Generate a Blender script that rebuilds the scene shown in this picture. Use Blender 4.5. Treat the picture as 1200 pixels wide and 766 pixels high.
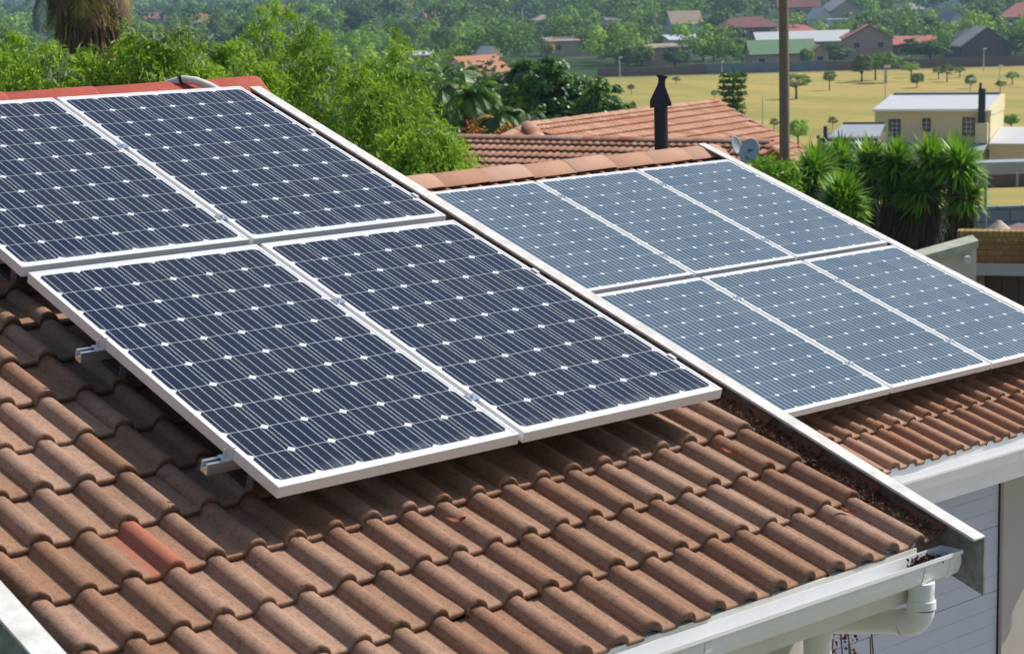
import bpy, bmesh, math, random
import numpy as np
from mathutils import Vector, Matrix
for o in list(bpy.data.objects): bpy.data.objects.remove(o)
rng = np.random.default_rng(7); random.seed(7)
PI = math.pi
scene = bpy.context.scene
C = scene.collection
# ------------------------------------------------------------ camera
CAM = np.array([-3.24780881, -8.08343791, 0.41165372])
RW = np.array([[0.75438565, -0.65587725, -0.02696891],
               [-0.13123877, -0.11044051, -0.98517982],
               [0.64317858, 0.74674488, -0.16939125]])      # rows: right, down, forward
FPX = 2273.636
cam = bpy.data.cameras.new('camera'); co = bpy.data.objects.new('camera', cam); C.objects.link(co)
cam.sensor_fit = 'HORIZONTAL'; cam.sensor_width = 36; cam.lens = FPX / 1200 * 36
cam.clip_start = .1; cam.clip_end = 20000
m = Matrix.Identity(4)
for i in range(3):
    m[i][0] = RW[0][i]; m[i][1] = -RW[1][i]; m[i][2] = -RW[2][i]; m[i][3] = CAM[i]
co.matrix_world = m
scene.camera = co
cam.dof.use_dof = True; cam.dof.focus_distance = 9.6; cam.dof.aperture_fstop = 7.5
# ------------------------------------------------------------ sky and sun
SUN_DIR = Vector((.90, -.28, .95)).normalized()            # towards the sun
el = math.asin(SUN_DIR.z); az = math.atan2(SUN_DIR.x, SUN_DIR.y)
w = bpy.data.worlds.new('World'); scene.world = w; w.use_nodes = True
nt = w.node_tree; bg = nt.nodes['Background']
sky = nt.nodes.new('ShaderNodeTexSky'); sky.sky_type = 'NISHITA'; sky.sun_disc = False
sky.sun_elevation = el; sky.sun_rotation = az; sky.air_density = 1.3; sky.dust_density = 2.5; sky.altitude = 50
nt.links.new(sky.outputs[0], bg.inputs[0]); bg.inputs[1].default_value = .086
sl = bpy.data.lights.new('sun', 'SUN'); sl.energy = 4.95; sl.angle = math.radians(.55); sl.color = (1, .945, .86)
so = bpy.data.objects.new('sun', sl); C.objects.link(so)
so.rotation_euler = SUN_DIR.to_track_quat('Z', 'Y').to_euler(); so.location = (30, -10, 60)
scene.view_settings.view_transform = 'Standard'; scene.view_settings.look = 'None'
scene.view_settings.gamma = 1; scene.view_settings.exposure = 0.22; scene.view_settings.use_curve_mapping = False
scene.render.engine = 'CYCLES'
scene.cycles.max_bounces = 8; scene.cycles.volume_bounces = 0; scene.cycles.use_denoising = True
# ------------------------------------------------------------ frames and ground height
TH = 0.32467478; S_, C_ = math.sin(TH), math.cos(TH); RX = PI + TH
def PL(u, v, w): return Vector((u, -C_ * v + S_ * w, -S_ * v - C_ * w))     # roof plane frame: across, down the slope, into the roof
BR = np.array([RW[2][0], RW[2][1]]); BR = BR / np.linalg.norm(BR)
GP = [-400, 12, 25, 45, 104, 125, 142, 420, 700, 1000, 1500, 2300, 3200, 4200, 6000]
GZ = [-4.9, -4.9, -5.6, -6.9, -10.6, -12.2, -12.6, -12.6, -11.6, -9, -4, 14, 120, 230, 260]
def gz(X, Y):
    dx, dy = X - CAM[0], Y - CAM[1]
    p = dx * BR[0] + dy * BR[1]; q = dx * BR[1] - dy * BR[0]
    z = float(np.interp(p, GP, GZ))
    t = min(1, max(0, (q + 150) / 400)); t = t * t * (3 - 2 * t)
    z += t * min(max(p - 430, 0), 1500) * .022
    if p > 1500:
        a = min(1, (p - 1500) / 1200)
        z += a * (38 * math.sin(q / 330 + 1.3) + 22 * math.sin(q / 140 + p / 400) + 14 * math.sin(p / 210 + q / 90))
    return z
def at(px, d, py=300):
    """world point on the line of sight of a photo position, at distance d along the view"""
    r = np.array([(px - 600) / FPX, (py - 383) / FPX, 1.0]) @ RW
    return Vector(CAM + r * d)
def gr(px, d, py=None):
    if py is None: py = 60 if d > 200 else (110 if d > 60 else (150 if d > 40 else 210))
    p = at(px, d, py); p.z = gz(p.x, p.y); return p
FACE = math.atan2(BR[1], BR[0]) - PI / 2     # rotation that turns a front (-y) towards the camera
# ------------------------------------------------------------ materials
def mat(name, col, rough=.8, metal=0, spec=.3, noise=None, bump=None, extra=None):
    """noise = (scale, colour2, amount[, detail]); bump = (scale, strength, distance)"""
    M = bpy.data.materials.new(name); M.use_nodes = True; t = M.node_tree; b = t.nodes['Principled BSDF']
    b.inputs['Base Color'].default_value = (*col, 1); b.inputs['Roughness'].default_value = rough
    b.inputs['Metallic'].default_value = metal; b.inputs['Specular IOR Level'].default_value = spec
    tc = t.nodes.new('ShaderNodeTexCoord'); out = None
    if noise:
        n = t.nodes.new('ShaderNodeTexNoise'); n.inputs['Scale'].default_value = noise[0]; n.inputs['Detail'].default_value = noise[3] if len(noise) > 3 else 6
        n.inputs['Roughness'].default_value = .65
        t.links.new(tc.outputs['Object'], n.inputs['Vector'])
        r = t.nodes.new('ShaderNodeMapRange'); r.inputs[1].default_value = .35; r.inputs[2].default_value = .68; r.inputs[4].default_value = noise[2]
        t.links.new(n.outputs[0], r.inputs[0])
        x = t.nodes.new('ShaderNodeMix'); x.data_type = 'RGBA'; x.inputs[6].default_value = (*col, 1); x.inputs[7].default_value = (*noise[1], 1)
        t.links.new(r.outputs[0], x.inputs[0]); t.links.new(x.outputs[2], b.inputs['Base Color']); out = x.outputs[2]
    if bump:
        n = t.nodes.new('ShaderNodeTexNoise'); n.inputs['Scale'].default_value = bump[0]; n.inputs['Detail'].default_value = 8
        t.links.new(tc.outputs['Object'], n.inputs['Vector'])
        u = t.nodes.new('ShaderNodeBump'); u.inputs['Strength'].default_value = bump[1]; u.inputs['Distance'].default_value = bump[2]
        t.links.new(n.outputs[0], u.inputs['Height']); t.links.new(u.outputs[0], b.inputs['Normal'])
    if extra: extra(t, b, tc, out)
    return M
class N:
    """small node writer"""
    def __init__(s, t): s.t = t
    def m(s, op, a, b=None, c=None):
        n = s.t.nodes.new('ShaderNodeMath'); n.operation = op
        for i, v in enumerate((a, b, c)):
            if v is None: continue
            if isinstance(v, (int, float)): n.inputs[i].default_value = v
            else: s.t.links.new(v, n.inputs[i])
        return n.outputs[0]
    def mix(s, f, a, b):
        n = s.t.nodes.new('ShaderNodeMix'); n.data_type = 'RGBA'
        for i, v in ((0, f), (6, a), (7, b)):
            if isinstance(v, (int, float)): n.inputs[i].default_value = v
            elif isinstance(v, tuple): n.inputs[i].default_value = (*v, 1)
            else: s.t.links.new(v, n.inputs[i])
        return n.outputs[2]
    def noise(s, vec, scale, detail=4, rough=.6):
        n = s.t.nodes.new('ShaderNodeTexNoise'); n.inputs['Scale'].default_value = scale; n.inputs['Detail'].default_value = detail; n.inputs['Roughness'].default_value = rough
        s.t.links.new(vec, n.inputs['Vector']); return n.outputs[0]
    def rng(s, v, a, b, c=0, d=1):
        n = s.t.nodes.new('ShaderNodeMapRange'); s.t.links.new(v, n.inputs[0])
        for i, q in zip((1, 2, 3, 4), (a, b, c, d)): n.inputs[i].default_value = q
        return n.outputs[0]
    def attr(s, name):
        n = s.t.nodes.new('ShaderNodeAttribute'); n.attribute_name = name; return n.outputs['Fac']
def leafmat(name, c1, c2, trans=.35, spec=.25, rough=.55, far=False):
    M = bpy.data.materials.new(name); M.use_nodes = True; t = M.node_tree; b = t.nodes['Principled BSDF']; n = N(t)
    g = t.nodes.new('ShaderNodeNewGeometry')
    col = n.mix(g.outputs['Random Per Island'], c1, c2)
    if far:
        big = n.rng(n.noise(g.outputs['Position'], .085, 3, .6), .36, .62)
        col = n.mix(n.m('ADD', n.m('MULTIPLY', big, .75), n.m('MULTIPLY', g.outputs['Random Per Island'], .25)), tuple(x * .75 for x in c1), tuple(x * 1.1 for x in c2))
    t.links.new(col, b.inputs['Base Color']); b.inputs['Roughness'].default_value = rough; b.inputs['Specular IOR Level'].default_value = spec
    tr = t.nodes.new('ShaderNodeBsdfTranslucent'); t.links.new(n.mix(.5, col, (.25, .4, .02)), tr.inputs[0])
    ms = t.nodes.new('ShaderNodeMixShader'); ms.inputs[0].default_value = trans
    t.links.new(b.outputs[0], ms.inputs[1]); t.links.new(tr.outputs[0], ms.inputs[2])
    t.links.new(ms.outputs[0], t.nodes['Material Output'].inputs[0]); return M
def tilemat(name, base, dark, light, red=(.47, .15, .095), grime=1.0, pan=None):
    def ex(t, b, tc, _):
        n = N(t); P = tc.outputs['Object']
        tint = n.attr('tint'); redv = n.attr('red'); but = n.attr('edge')
        a = n.mix(n.rng(n.noise(P, 7, 5), .35, .65), base, light)
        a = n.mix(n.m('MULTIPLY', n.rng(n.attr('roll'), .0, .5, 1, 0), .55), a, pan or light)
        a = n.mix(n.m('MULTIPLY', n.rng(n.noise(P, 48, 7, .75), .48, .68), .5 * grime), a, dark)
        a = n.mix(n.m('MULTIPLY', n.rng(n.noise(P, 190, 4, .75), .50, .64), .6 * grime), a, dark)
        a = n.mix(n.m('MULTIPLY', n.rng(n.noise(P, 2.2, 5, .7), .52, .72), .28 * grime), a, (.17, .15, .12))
        a = n.mix(n.m('MINIMUM', n.m('MULTIPLY', but, .55), .93), a, dark)  # edge attribute: butt and verge shade painted as a darker tone
        hs = t.nodes.new('ShaderNodeHueSaturation'); t.links.new(a, hs.inputs['Color'])
        t.links.new(n.rng(tint, 0, 1, .88, 1.10), hs.inputs['Value']); t.links.new(n.rng(tint, 0, 1, 1.1, .92), hs.inputs['Saturation'])
        a = n.mix(n.m('MULTIPLY', redv, n.rng(n.noise(P, 24, 4), .35, .55, .45, 1)), hs.outputs[0], red)
        t.links.new(a, b.inputs['Base Color'])
        u = t.nodes.new('ShaderNodeBump'); u.inputs['Strength'].default_value = .7; u.inputs['Distance'].default_value = .004
        t.links.new(n.noise(P, 160, 8, .75), u.inputs['Height']); t.links.new(u.outputs[0], b.inputs['Normal'])
    return mat(name, base, .92, spec=.15, extra=ex)
M = {}
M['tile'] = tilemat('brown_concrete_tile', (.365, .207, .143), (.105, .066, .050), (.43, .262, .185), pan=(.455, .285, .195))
M['tile_far'] = tilemat('terracotta_tile', (.42, .215, .14), (.14, .085, .065), (.48, .275, .185), pan=(.50, .32, .22))
M['tile_nb'] = tilemat('faded_orange_tile', (.56, .28, .18), (.30, .16, .11), (.60, .34, .235), grime=.3)
M['ridge_red'] = mat('red_painted_ridge', (.36, .062, .040), .75, noise=(14, (.44, .12, .08), .6), bump=(90, .4, .003))
M['ridge_tan'] = tilemat('tan_ridge_tile', (.47, .255, .175), (.26, .15, .11), (.53, .32, .23), grime=.45)
M['alu'] = mat('anodised_aluminium', (.80, .80, .81), .42, .08, .5, noise=(30, (.72, .71, .70), .35))
M['galv'] = mat('bright_steel', (.62, .66, .72), .28, .85, .5)
M['white'] = mat('white_gutter_plastic', (.87, .88, .89), .38, spec=.5, noise=(5, (.76, .77, .75), .5), bump=(3, .1, .01))
M['cream'] = mat('cream_fascia_paint', (.76, .75, .69), .6, noise=(6, (.60, .57, .48), .5))
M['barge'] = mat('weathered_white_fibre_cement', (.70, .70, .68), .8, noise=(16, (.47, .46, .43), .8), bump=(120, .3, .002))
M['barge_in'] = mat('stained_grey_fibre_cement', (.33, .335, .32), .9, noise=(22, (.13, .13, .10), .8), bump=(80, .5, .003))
M['wall_w'] = mat('off_white_plaster', (.62, .60, .56), .85, noise=(3, (.5, .48, .44), .5), bump=(60, .25, .003))
M['pier'] = mat('beige_plaster', (.45, .41, .38), .88, noise=(4, (.38, .35, .33), .5), bump=(50, .25, .003))
M['door_w'] = mat('pale_blue_grey_door_enamel', (.49, .51, .61), .45, spec=.4, noise=(2.5, (.41, .44, .55), .5))
M['dark'] = mat('dark_gap', (.03, .027, .025), .9)
M['black'] = mat('black_painted_steel', (.012, .015, .03), .5, spec=.4)
M['debris'] = mat('dead_leaf_litter', (.10, .045, .028), .95, noise=(60, (.035, .02, .014), .9))
M['deadleaf'] = mat('dry_curled_leaf', (.30, .10, .05), .8)
M['pole'] = mat('weathered_timber_pole', (.26, .20, .15), .9, noise=(5, (.18, .14, .11), .7), bump=(30, .4, .01))
M['bark'] = mat('bark', (.10, .075, .055), .95, noise=(9, (.055, .04, .03), .8), bump=(20, .6, .02))
M['window'] = mat('window_glass', (.045, .06, .09), .08, spec=.6)
M['frame_br'] = mat('brown_window_frame', (.12, .06, .045), .6)
M['frame_w'] = mat('white_window_frame', (.7, .7, .7), .5)
def flat(n, c, **k): M[n] = mat(n, c, **k); return M[n]
flat('cream_wall', (.72, .65, .43), rough=.85, noise=(1.2, (.60, .53, .33), .4))
flat('white_sheet', (.56, .57, .60), rough=.5, noise=(.8, (.62, .63, .66), .5))
flat('grey_sheet', (.33, .36, .40), rough=.5, noise=(.5, (.42, .45, .5), .5))
flat('green_sheet', (.13, .25, .12), rough=.6, noise=(.4, (.18, .29, .17), .6))
flat('orange_roof', (.46, .20, .125), noise=(.6, (.36, .16, .1), .6))
flat('salmon_roof', (.50, .17, .14), noise=(.6, (.42, .19, .15), .6))
flat('maroon_roof', (.20, .075, .065), noise=(.6, (.25, .12, .10), .6))
flat('grey_roof', (.30, .30, .32), noise=(.6, (.32, .31, .30), .6))
flat('dark_roof', (.085, .08, .085), noise=(.6, (.12, .11, .11), .6))
flat('tan_roof', (.36, .28, .21), noise=(.6, (.28, .22, .17), .6))
flat('brick_pink', (.56, .37, .295), noise=(2, (.50, .33, .26), .6))
flat('brick_brown', (.22, .12, .09), noise=(2, (.17, .10, .08), .6))
flat('white_wall', (.70, .70, .69), noise=(.5, (.6, .6, .6), .4))
flat('blue_wall', (.50, .60, .74), noise=(.5, (.45, .54, .66), .4))
flat('tan_wall', (.45, .38, .29), noise=(.5, (.4, .33, .25), .4))
flat('dark_wall', (.16, .13, .125), noise=(.5, (.14, .11, .10), .4))
flat('slate_fence', (.15, .20, .27), noise=(.3, (.19, .24, .30), .7))
flat('brown_fence', (.17, .125, .105), noise=(.3, (.22, .17, .14), .7))
flat('lamp_grey', (.55, .57, .58), rough=.5)
flat('dish', (.42, .52, .62), rough=.5, noise=(4, (.36, .44, .52), .5))
flat('dish_grey', (.26, .31, .34), rough=.6)
flat('mark_blue', (.03, .05, .12), rough=.6)
flat('yellow_bloom', (.75, .45, .02), rough=.7)
flat('orange_bloom', (.42, .19, .02), rough=.7)
flat('mauve_roof', (.26, .17, .17), noise=(.6, (.3, .2, .19), .6))
flat('grass_strip', (.36, .29, .08))
L = {}
L['lime'] = leafmat('lime_feathery_leaf', (.26, .44, .03), (.40, .58, .06), .5)
L['mid'] = leafmat('mid_green_feathery_leaf', (.12, .24, .02), (.22, .36, .035), .38)
L['grey'] = leafmat('grey_green_leaf', (.18, .25, .12), (.32, .40, .24), .3)
L['dark'] = leafmat('glossy_dark_leaf', (.022, .080, .008), (.075, .20, .016), .25, .4, .4)
L['yucca'] = leafmat('yucca_blade', (.11, .29, .012), (.27, .50, .025), .3, .35, .45)
L['skirt'] = leafmat('dead_blade', (.045, .035, .018), (.16, .12, .05), .15)
L['straw'] = leafmat('dry_frond', (.07, .05, .03), (.22, .15, .07), .15)
L['gold'] = leafmat('yellowed_frond', (.30, .22, .04), (.42, .34, .10), .2)
L['far_dark'] = leafmat('far_dark_leaf', (.045, .11, .016), (.08, .17, .022), .2, far=True)
L['far_mid'] = leafmat('far_mid_leaf', (.12, .25, .02), (.20, .36, .03), .25, far=True)
L['far_bright'] = leafmat('far_bright_leaf', (.24, .44, .02), (.34, .56, .04), .3, far=True)
L['far_olive'] = leafmat('far_olive_leaf', (.15, .19, .04), (.24, .28, .06), .2, far=True)
L['far_blue'] = leafmat('far_bluish_leaf', (.03, .075, .045), (.055, .11, .06), .15, far=True)
# ------------------------------------------------------------ object helpers
def obj(name, verts, faces, m=None, parent=None, smooth=False, attrs=None):
    me = bpy.data.meshes.new(name); me.from_pydata([tuple(v) for v in verts], [], [tuple(f) for f in faces])
    if m: me.materials.append(m)
    if smooth: me.polygons.foreach_set('use_smooth', [True] * len(me.polygons))
    for k, a in (attrs or {}).items():
        at_ = me.attributes.new(k, 'FLOAT', 'POINT'); at_.data.foreach_set('value', np.asarray(a, dtype=np.float32))
    me.update()
    o = bpy.data.objects.new(name, me); C.objects.link(o)
    if parent: o.parent = parent
    return o
def quads(name, V, m, parent=None, n=4):
    """many loose leaf faces: V is (count, n, 3)"""
    V = np.asarray(V, dtype=np.float32); k = len(V)
    me = bpy.data.meshes.new(name); me.vertices.add(k * n); me.vertices.foreach_set('co', V.reshape(-1))
    me.loops.add(k * n); me.loops.foreach_set('vertex_index', np.arange(k * n, dtype=np.int32))
    me.polygons.add(k); me.polygons.foreach_set('loop_start', np.arange(0, k * n, n, dtype=np.int32))
    me.materials.append(m); me.update(calc_edges=True); me.validate()
    o = bpy.data.objects.new(name, me); C.objects.link(o)
    if parent: o.parent = parent
    return o
def thing(name, label, cat, loc=(0, 0, 0), rot=(0, 0, 0), group=None, scale=1):
    o = bpy.data.objects.new(name, None); C.objects.link(o); o.empty_display_size = .2
    o.location = loc; o.rotation_euler = rot; o.scale = (scale,) * 3 if isinstance(scale, (int, float)) else scale
    o['label'] = label; o['category'] = cat
    if group: o['group'] = group
    return o
def tag(o, label, cat, group=None, kind=None):
    o['label'] = label; o['category'] = cat
    if group: o['group'] = group
    if kind: o['kind'] = kind
    return o
class B:
    """mesh collector"""
    def __init__(s): s.v = []; s.f = []
    def add(s, vs, fs):
        k = len(s.v); s.v += [tuple(v) for v in vs]; s.f += [tuple(i + k for i in f) for f in fs]; return s
    def box(s, x0, x1, y0, y1, z0, z1, bev=0):
        if bev:
            bm = bmesh.new(); bmesh.ops.create_cube(bm, size=1)
            for v in bm.verts: v.co = Vector(((x0 + x1) / 2 + v.co.x * (x1 - x0), (y0 + y1) / 2 + v.co.y * (y1 - y0), (z0 + z1) / 2 + v.co.z * (z1 - z0)))
            bmesh.ops.bevel(bm, geom=bm.edges[:], offset=bev, segments=2, affect='EDGES')
            bm.verts.index_update(); r = s.add([v.co for v in bm.verts], [[v.index for v in f.verts] for f in bm.faces]); bm.free(); return r
        return s.add([(x0, y0, z0), (x1, y0, z0), (x1, y1, z0), (x0, y1, z0), (x0, y0, z1), (x1, y0, z1), (x1, y1, z1), (x0, y1, z1)],
                     [(0, 3, 2, 1), (4, 5, 6, 7), (0, 1, 5, 4), (1, 2, 6, 5), (2, 3, 7, 6), (3, 0, 4, 7)])
    def tube(s, pts, rad, seg=10, cap=True):
        pts = [Vector(p) for p in pts]; rad = rad if hasattr(rad, '__len__') else [rad] * len(pts)
        rings = []; k0 = len(s.v); ref = None
        for i, p in enumerate(pts):
            d = (pts[min(i + 1, len(pts) - 1)] - pts[max(i - 1, 0)]).normalized()
            if ref is None: ref = Vector((0, 0, 1)) if abs(d.z) < .9 else Vector((1, 0, 0))
            a = d.cross(ref).normalized(); b = d.cross(a).normalized(); ref = -b if False else ref
            for j in range(seg):
                t = 2 * PI * j / seg; s.v.append(tuple(p + (a * math.cos(t) + b * math.sin(t)) * rad[i]))
        for i in range(len(pts) - 1):
            for j in range(seg):
                a0 = k0 + i * seg + j; a1 = k0 + i * seg + (j + 1) % seg
                s.f.append((a0, a1, a1 + seg, a0 + seg))
        if cap:
            s.f.append(tuple(k0 + j for j in range(seg))); s.f.append(tuple(k0 + (len(pts) - 1) * seg + j for j in reversed(range(seg))))
        return s
    def extr(s, poly, axis, a0, a1):
        """extrude a closed 2-D polygon along x (poly = y,z), y (x,z) or z (x,y)"""
        def P(p, a): return {'x': (a, p[0], p[1]), 'y': (p[0], a, p[1]), 'z': (p[0], p[1], a)}[axis]
        n = len(poly)
        return s.add([P(p, a0) for p in poly] + [P(p, a1) for p in poly],
                     [tuple(range(n)), tuple(range(2 * n - 1, n - 1, -1))] + [(i, i + n, (i + 1) % n + n, (i + 1) % n) for i in range(n)])
    def out(s, name, m, parent=None, smooth=False):
        o = obj(name, s.v, s.f, m, parent, smooth)
        bm = bmesh.new(); bm.from_mesh(o.data); bmesh.ops.recalc_face_normals(bm, faces=bm.faces)
        if smooth:
            for e in bm.edges:
                if len(e.link_faces) == 2 and e.calc_face_angle(0) > .7: e.smooth = False
        bm.to_mesh(o.data); bm.free(); return o
def copy_tree(o, parent=None):
    c = o.copy(); C.objects.link(c)
    if parent: c.parent = parent
    for ch in list(o.children): copy_tree(ch, c)
    return c
# ------------------------------------------------------------ ground
ps = np.concatenate([np.arange(-60, 160, 6), np.arange(160, 460, 20), np.arange(460, 1500, 60), np.arange(1500, 6001, 75)])
qs = np.concatenate([np.arange(-2600, -300, 90), np.arange(-300, 300, 12), np.arange(300, 2601, 90)])
V = []; F = []
for p in ps:
    for q in qs:
        X = CAM[0] + BR[0] * p + BR[1] * q; Y = CAM[1] + BR[1] * p - BR[0] * q
        V.append((X, Y, gz(X, Y)))
nq = len(qs)
for i in range(len(ps) - 1):
    for j in range(nq - 1):
        a = i * nq + j; F.append((a, a + 1, a + nq + 1, a + nq))
def groundex(t, b, tc, _):
    n = N(t); P = tc.outputs['Object']
    sp = t.nodes.new('ShaderNodeSeparateXYZ'); t.links.new(P, sp.inputs[0]); X, Y = sp.outputs[0], sp.outputs[1]
    p = n.m('ADD', n.m('MULTIPLY', n.m('SUBTRACT', X, float(CAM[0])), float(BR[0])), n.m('MULTIPLY', n.m('SUBTRACT', Y, float(CAM[1])), float(BR[1])))
    st = t.nodes.new('ShaderNodeMapping'); st.inputs['Rotation'].default_value = (0, 0, -math.atan2(BR[1], BR[0])); st.inputs['Scale'].default_value = (2.2, .7, 1)
    t.links.new(P, st.inputs[0]); V2 = st.outputs[0]
    near = n.mix(n.rng(n.noise(P, .5, 6), .4, .6), (.20, .18, .13), (.11, .14, .05))
    fld = n.mix(n.rng(n.noise(V2, .045, 8, .72), .40, .60), (.45, .345, .10), (.29, .265, .075))
    fld = n.mix(n.m('MULTIPLY', n.rng(n.noise(V2, .012, 5, .6), .5, .66), .75), fld, (.42, .29, .12))
    fld = n.mix(n.m('MULTIPLY', n.rng(n.noise(P, .9, 6, .8), .5, .75), .35), fld, (.20, .21, .06))
    fld = n.mix(n.m('MULTIPLY', n.rng(n.noise(V2, .05, 4, .7), .56, .66), .6), fld, (.24, .25, .07))
    scrub = n.mix(n.rng(n.noise(P, .02, 7, .7), .45, .70), (.035, .07, .02), (.10, .13, .05))
    hill = n.mix(n.rng(n.noise(P, .0065, 9, .72), .44, .56), (.022, .05, .03), (.17, .20, .12))
    a = n.mix(n.rng(p, 55, 66), near, fld); a = n.mix(n.rng(p, 292, 300), a, scrub); a = n.mix(n.rng(p, 1300, 1900), a, hill)
    t.links.new(a, b.inputs['Base Color'])
o = obj('ground', V, F, mat('ground_cover', (.2, .2, .1), .95, spec=.1, extra=groundex), smooth=True)
tag(o, 'sloping ground with a wide dry yellow grass field and green hills behind', 'ground', kind='structure')
o = obj('driveway', [(2.3, -12, -4.86), (14, -12, -4.86), (14, -.75, -4.86), (2.3, -.75, -4.86)], [(0, 1, 2, 3)],
        mat('grey_paving', (.33, .32, .30), .9, noise=(5, (.26, .25, .23), .6)))
tag(o, 'grey paved driveway in front of the lower garage door', 'driveway', kind='structure')
# ------------------------------------------------------------ tiled roofs
def tile_roof(name, crest0, pitch, nroll, butts, Wp, m, parent, tops=None, keep=None, red=None, half=.039, h=.038, lite=False, umin=None, umax=None, verge_shade=None, jit=1.0, drop=.025):
    V = []; F = []; T = []; R = []; E = []; PR = []
    if lite: cols = [-.5, -.24, -.12, 0, .12, .24, .5]
    else: cols = [-.5, -.40, -.30, -.26, -.23, -.18, -.12, -.06, 0, .06, .12, .18, .23, .26, .30, .40, .5]
    cols2 = ([-.26, -.24, -.12, 0, .12, .24, .5, .72] if lite else [-.268, -.262, -.25, -.235, -.20, -.14, -.07, 0, .07, .14, .20, .235, .25, .262, .30, .40, .55, .70, .727])
    def prof(x):
        ax = abs(x) if x < pitch * .5 else abs(pitch - x)
        if ax < half: return h * (max(0, 1 - (ax / half) ** 2.3) ** .62)
        return .0012 * math.cos((ax - half) / (pitch / 2 - half) * PI)
    rows = [(0, 0, 0), (.5, 0, 0), (1, -.030, 0), (1, -.012, 0), (1, -.004, .0012), (1, 0, .005), (1, 0, .014), (1, -.010, .034)] if not lite else [(0, 0, 0), (1, -.006, 0), (1, 0, .006), (1, 0, .03)]
    for ci in range(1, len(butts)):
        v0 = butts[ci - 1] - .015; v1 = butts[ci]
        par = ci % 2; k = -1 if par else 0
        while k < nroll:
            ks = [q for q in (k, k + 1) if 0 <= q < nroll]
            if not ks: k += 2; continue
            dz = rng.normal(0, .0014) * jit; dv = rng.normal(0, .0032) * jit; tint = rng.random(); sk = rng.normal(0, .0025) * jit; tl = rng.normal(0, .0012) * jit
            xs = []
            for q in ks:
                for c in cols2:
                    if q != ks[0] and c < -.2: continue
                    xs.append((q, c))
            if ks[-1] == nroll - 1: xs.append((ks[-1], 1.0))
            if ks[0] == 0: xs.insert(0, (0, -.5))
            if keep and not keep(crest0 + (ks[0] + .5) * pitch, (v0 + v1) / 2): k += 2; continue
            n0 = len(V); nc = len(xs)
            for (fr, off, low) in rows:
                fw = fr + off / (v1 - v0) if (fr == 1 and low < .02) else fr
                for (q, c) in xs:
                    u = crest0 + q * pitch + c * pitch; v = (v0 + (v1 - v0) * fr) + (off + dv) * (1 if fr == 1 else 0)
                    if fr == 1: v += sk * (c + q - ks[0])
                    pr = prof(c * pitch)
                    if umin is not None: u = max(u, umin)
                    if umax is not None: u = min(u, umax)
                    if c < -.265: pr = -.007
                    if not lite and low > 0 and q == ks[0] and -.24 < c < .02: v -= .009; wv_x = .004
                    else: wv_x = 0
                    wv = Wp - drop * fw - pr + low * (1 if low < .02 else (pr / h) * .3 + .8) + dz + tl * fr * (c + q - ks[0]) + wv_x
                    V.append((u, v, wv)); PR.append(max(0, min(1, pr / h))); T.append(tint)
                    R.append(.8 * red(u, (v0 + v1) / 2) if red else 0)
                    E.append((1.2 if low > .003 else (.35 if low > 0 else 0)) * (1 if low < .02 else 1.35) + (1.25 if verge_shade and u > verge_shade else 0))  # shade painted into the colour: tile butts and the strip along the verge
            for i in range(len(rows) - 1):
                for j in range(nc - 1):
                    a = n0 + i * nc + j; F.append((a, a + 1, a + nc + 1, a + nc))
            k += 2
    return obj(name, V, F, m, parent, smooth=True, attrs={'tint': T, 'red': R, 'edge': E, 'roll': PR})
def ridge_caps(name, p0, p1, side, m, parent, seg=.40, hw=.13, dropz=.075, top=.0):
    """line of overlapping ridge tiles from p0 to p1; side = horizontal unit vector across"""
    p0 = Vector(p0); p1 = Vector(p1); d = (p1 - p0); n = max(1, round(d.length / seg)); d = d / n; side = Vector(side)
    up = Vector((0, 0, 1)); V = []; F = []; T = []; R = []; E = []
    prof = [(-1, -dropz), (-.98, -dropz + .012), (-.35, -.012), (-.12, 0), (.12, 0), (.35, -.012), (.98, -dropz + .012), (1, -dropz)]
    for i in range(n):
        tint = rng.random(); rd = 1 if rng.random() < .16 else 0; jz = rng.normal(0, .003)
        n0 = len(V)
        for (f, lift, e) in ((0.0, 0, 1), (.03, .004, .2), (.5, .006, 0), (.97, .010, 0), (1.0, .006, 1), (1.0, -.012, 1.5)):
            c = p0 + d * (i + f)
            for (sx, sz) in prof:
                V.append(c + side * (hw * sx * (1.0 + .5 * lift)) + up * (sz + lift + jz + top)); T.append(tint); R.append(rd * (.9 if f < .6 else .3)); E.append(e)
        k = len(prof)
        for a in range(5):
            for j in range(k - 1):
                q = n0 + a * k + j; F.append((q, q + 1, q + k + 1, q + k))
    return obj(name, V, F, m, parent, smooth=True, attrs={'tint': T, 'red': R, 'edge': E})
def planar(o, loc=(0, 0, 0)):
    o.rotation_euler = (RX, 0, 0); o.location = loc; return o
# ============================================================ NEAR HOUSE
house = thing('tiled_house', 'nearest house, brown concrete tile roof with four dark solar panels and white gutter', 'house', (0.7, 0, -4.9))
def inhouse(o, parent=None):          # children keep world coordinates
    p = parent or house; o.parent = p; o.matrix_parent_inverse = Matrix.Identity(4)
    return o
HB = Vector((0.7, 0, -4.9))
def shift(o): o.location = Vector(o.location) - HB; return o
butts = [-.47, -.19, .09, .36, .635, .91, 1.185, 1.46, 1.735, 2.005, 2.28, 2.555, 2.83, 3.105, 3.385, 3.66, 3.94, 4.262]
def redpatch(u, v):
    r = 0
    if -.400 < u < -.30 and 3.10 < v < 3.386: r = 1
    if -.432 < u < -.39 and 3.18 < v < 3.37: r = max(r, .85)
    if u > 2.235: r = max(r, .3)
    return r
rf = shift(planar(tile_roof('roof', -.80, .1485, 21, butts, .228, M['tile'], house, red=redpatch, umin=-.90, umax=2.345, verge_shade=2.225)))  # right-hand tile pan darkened in place of shade under the flashing
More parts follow.
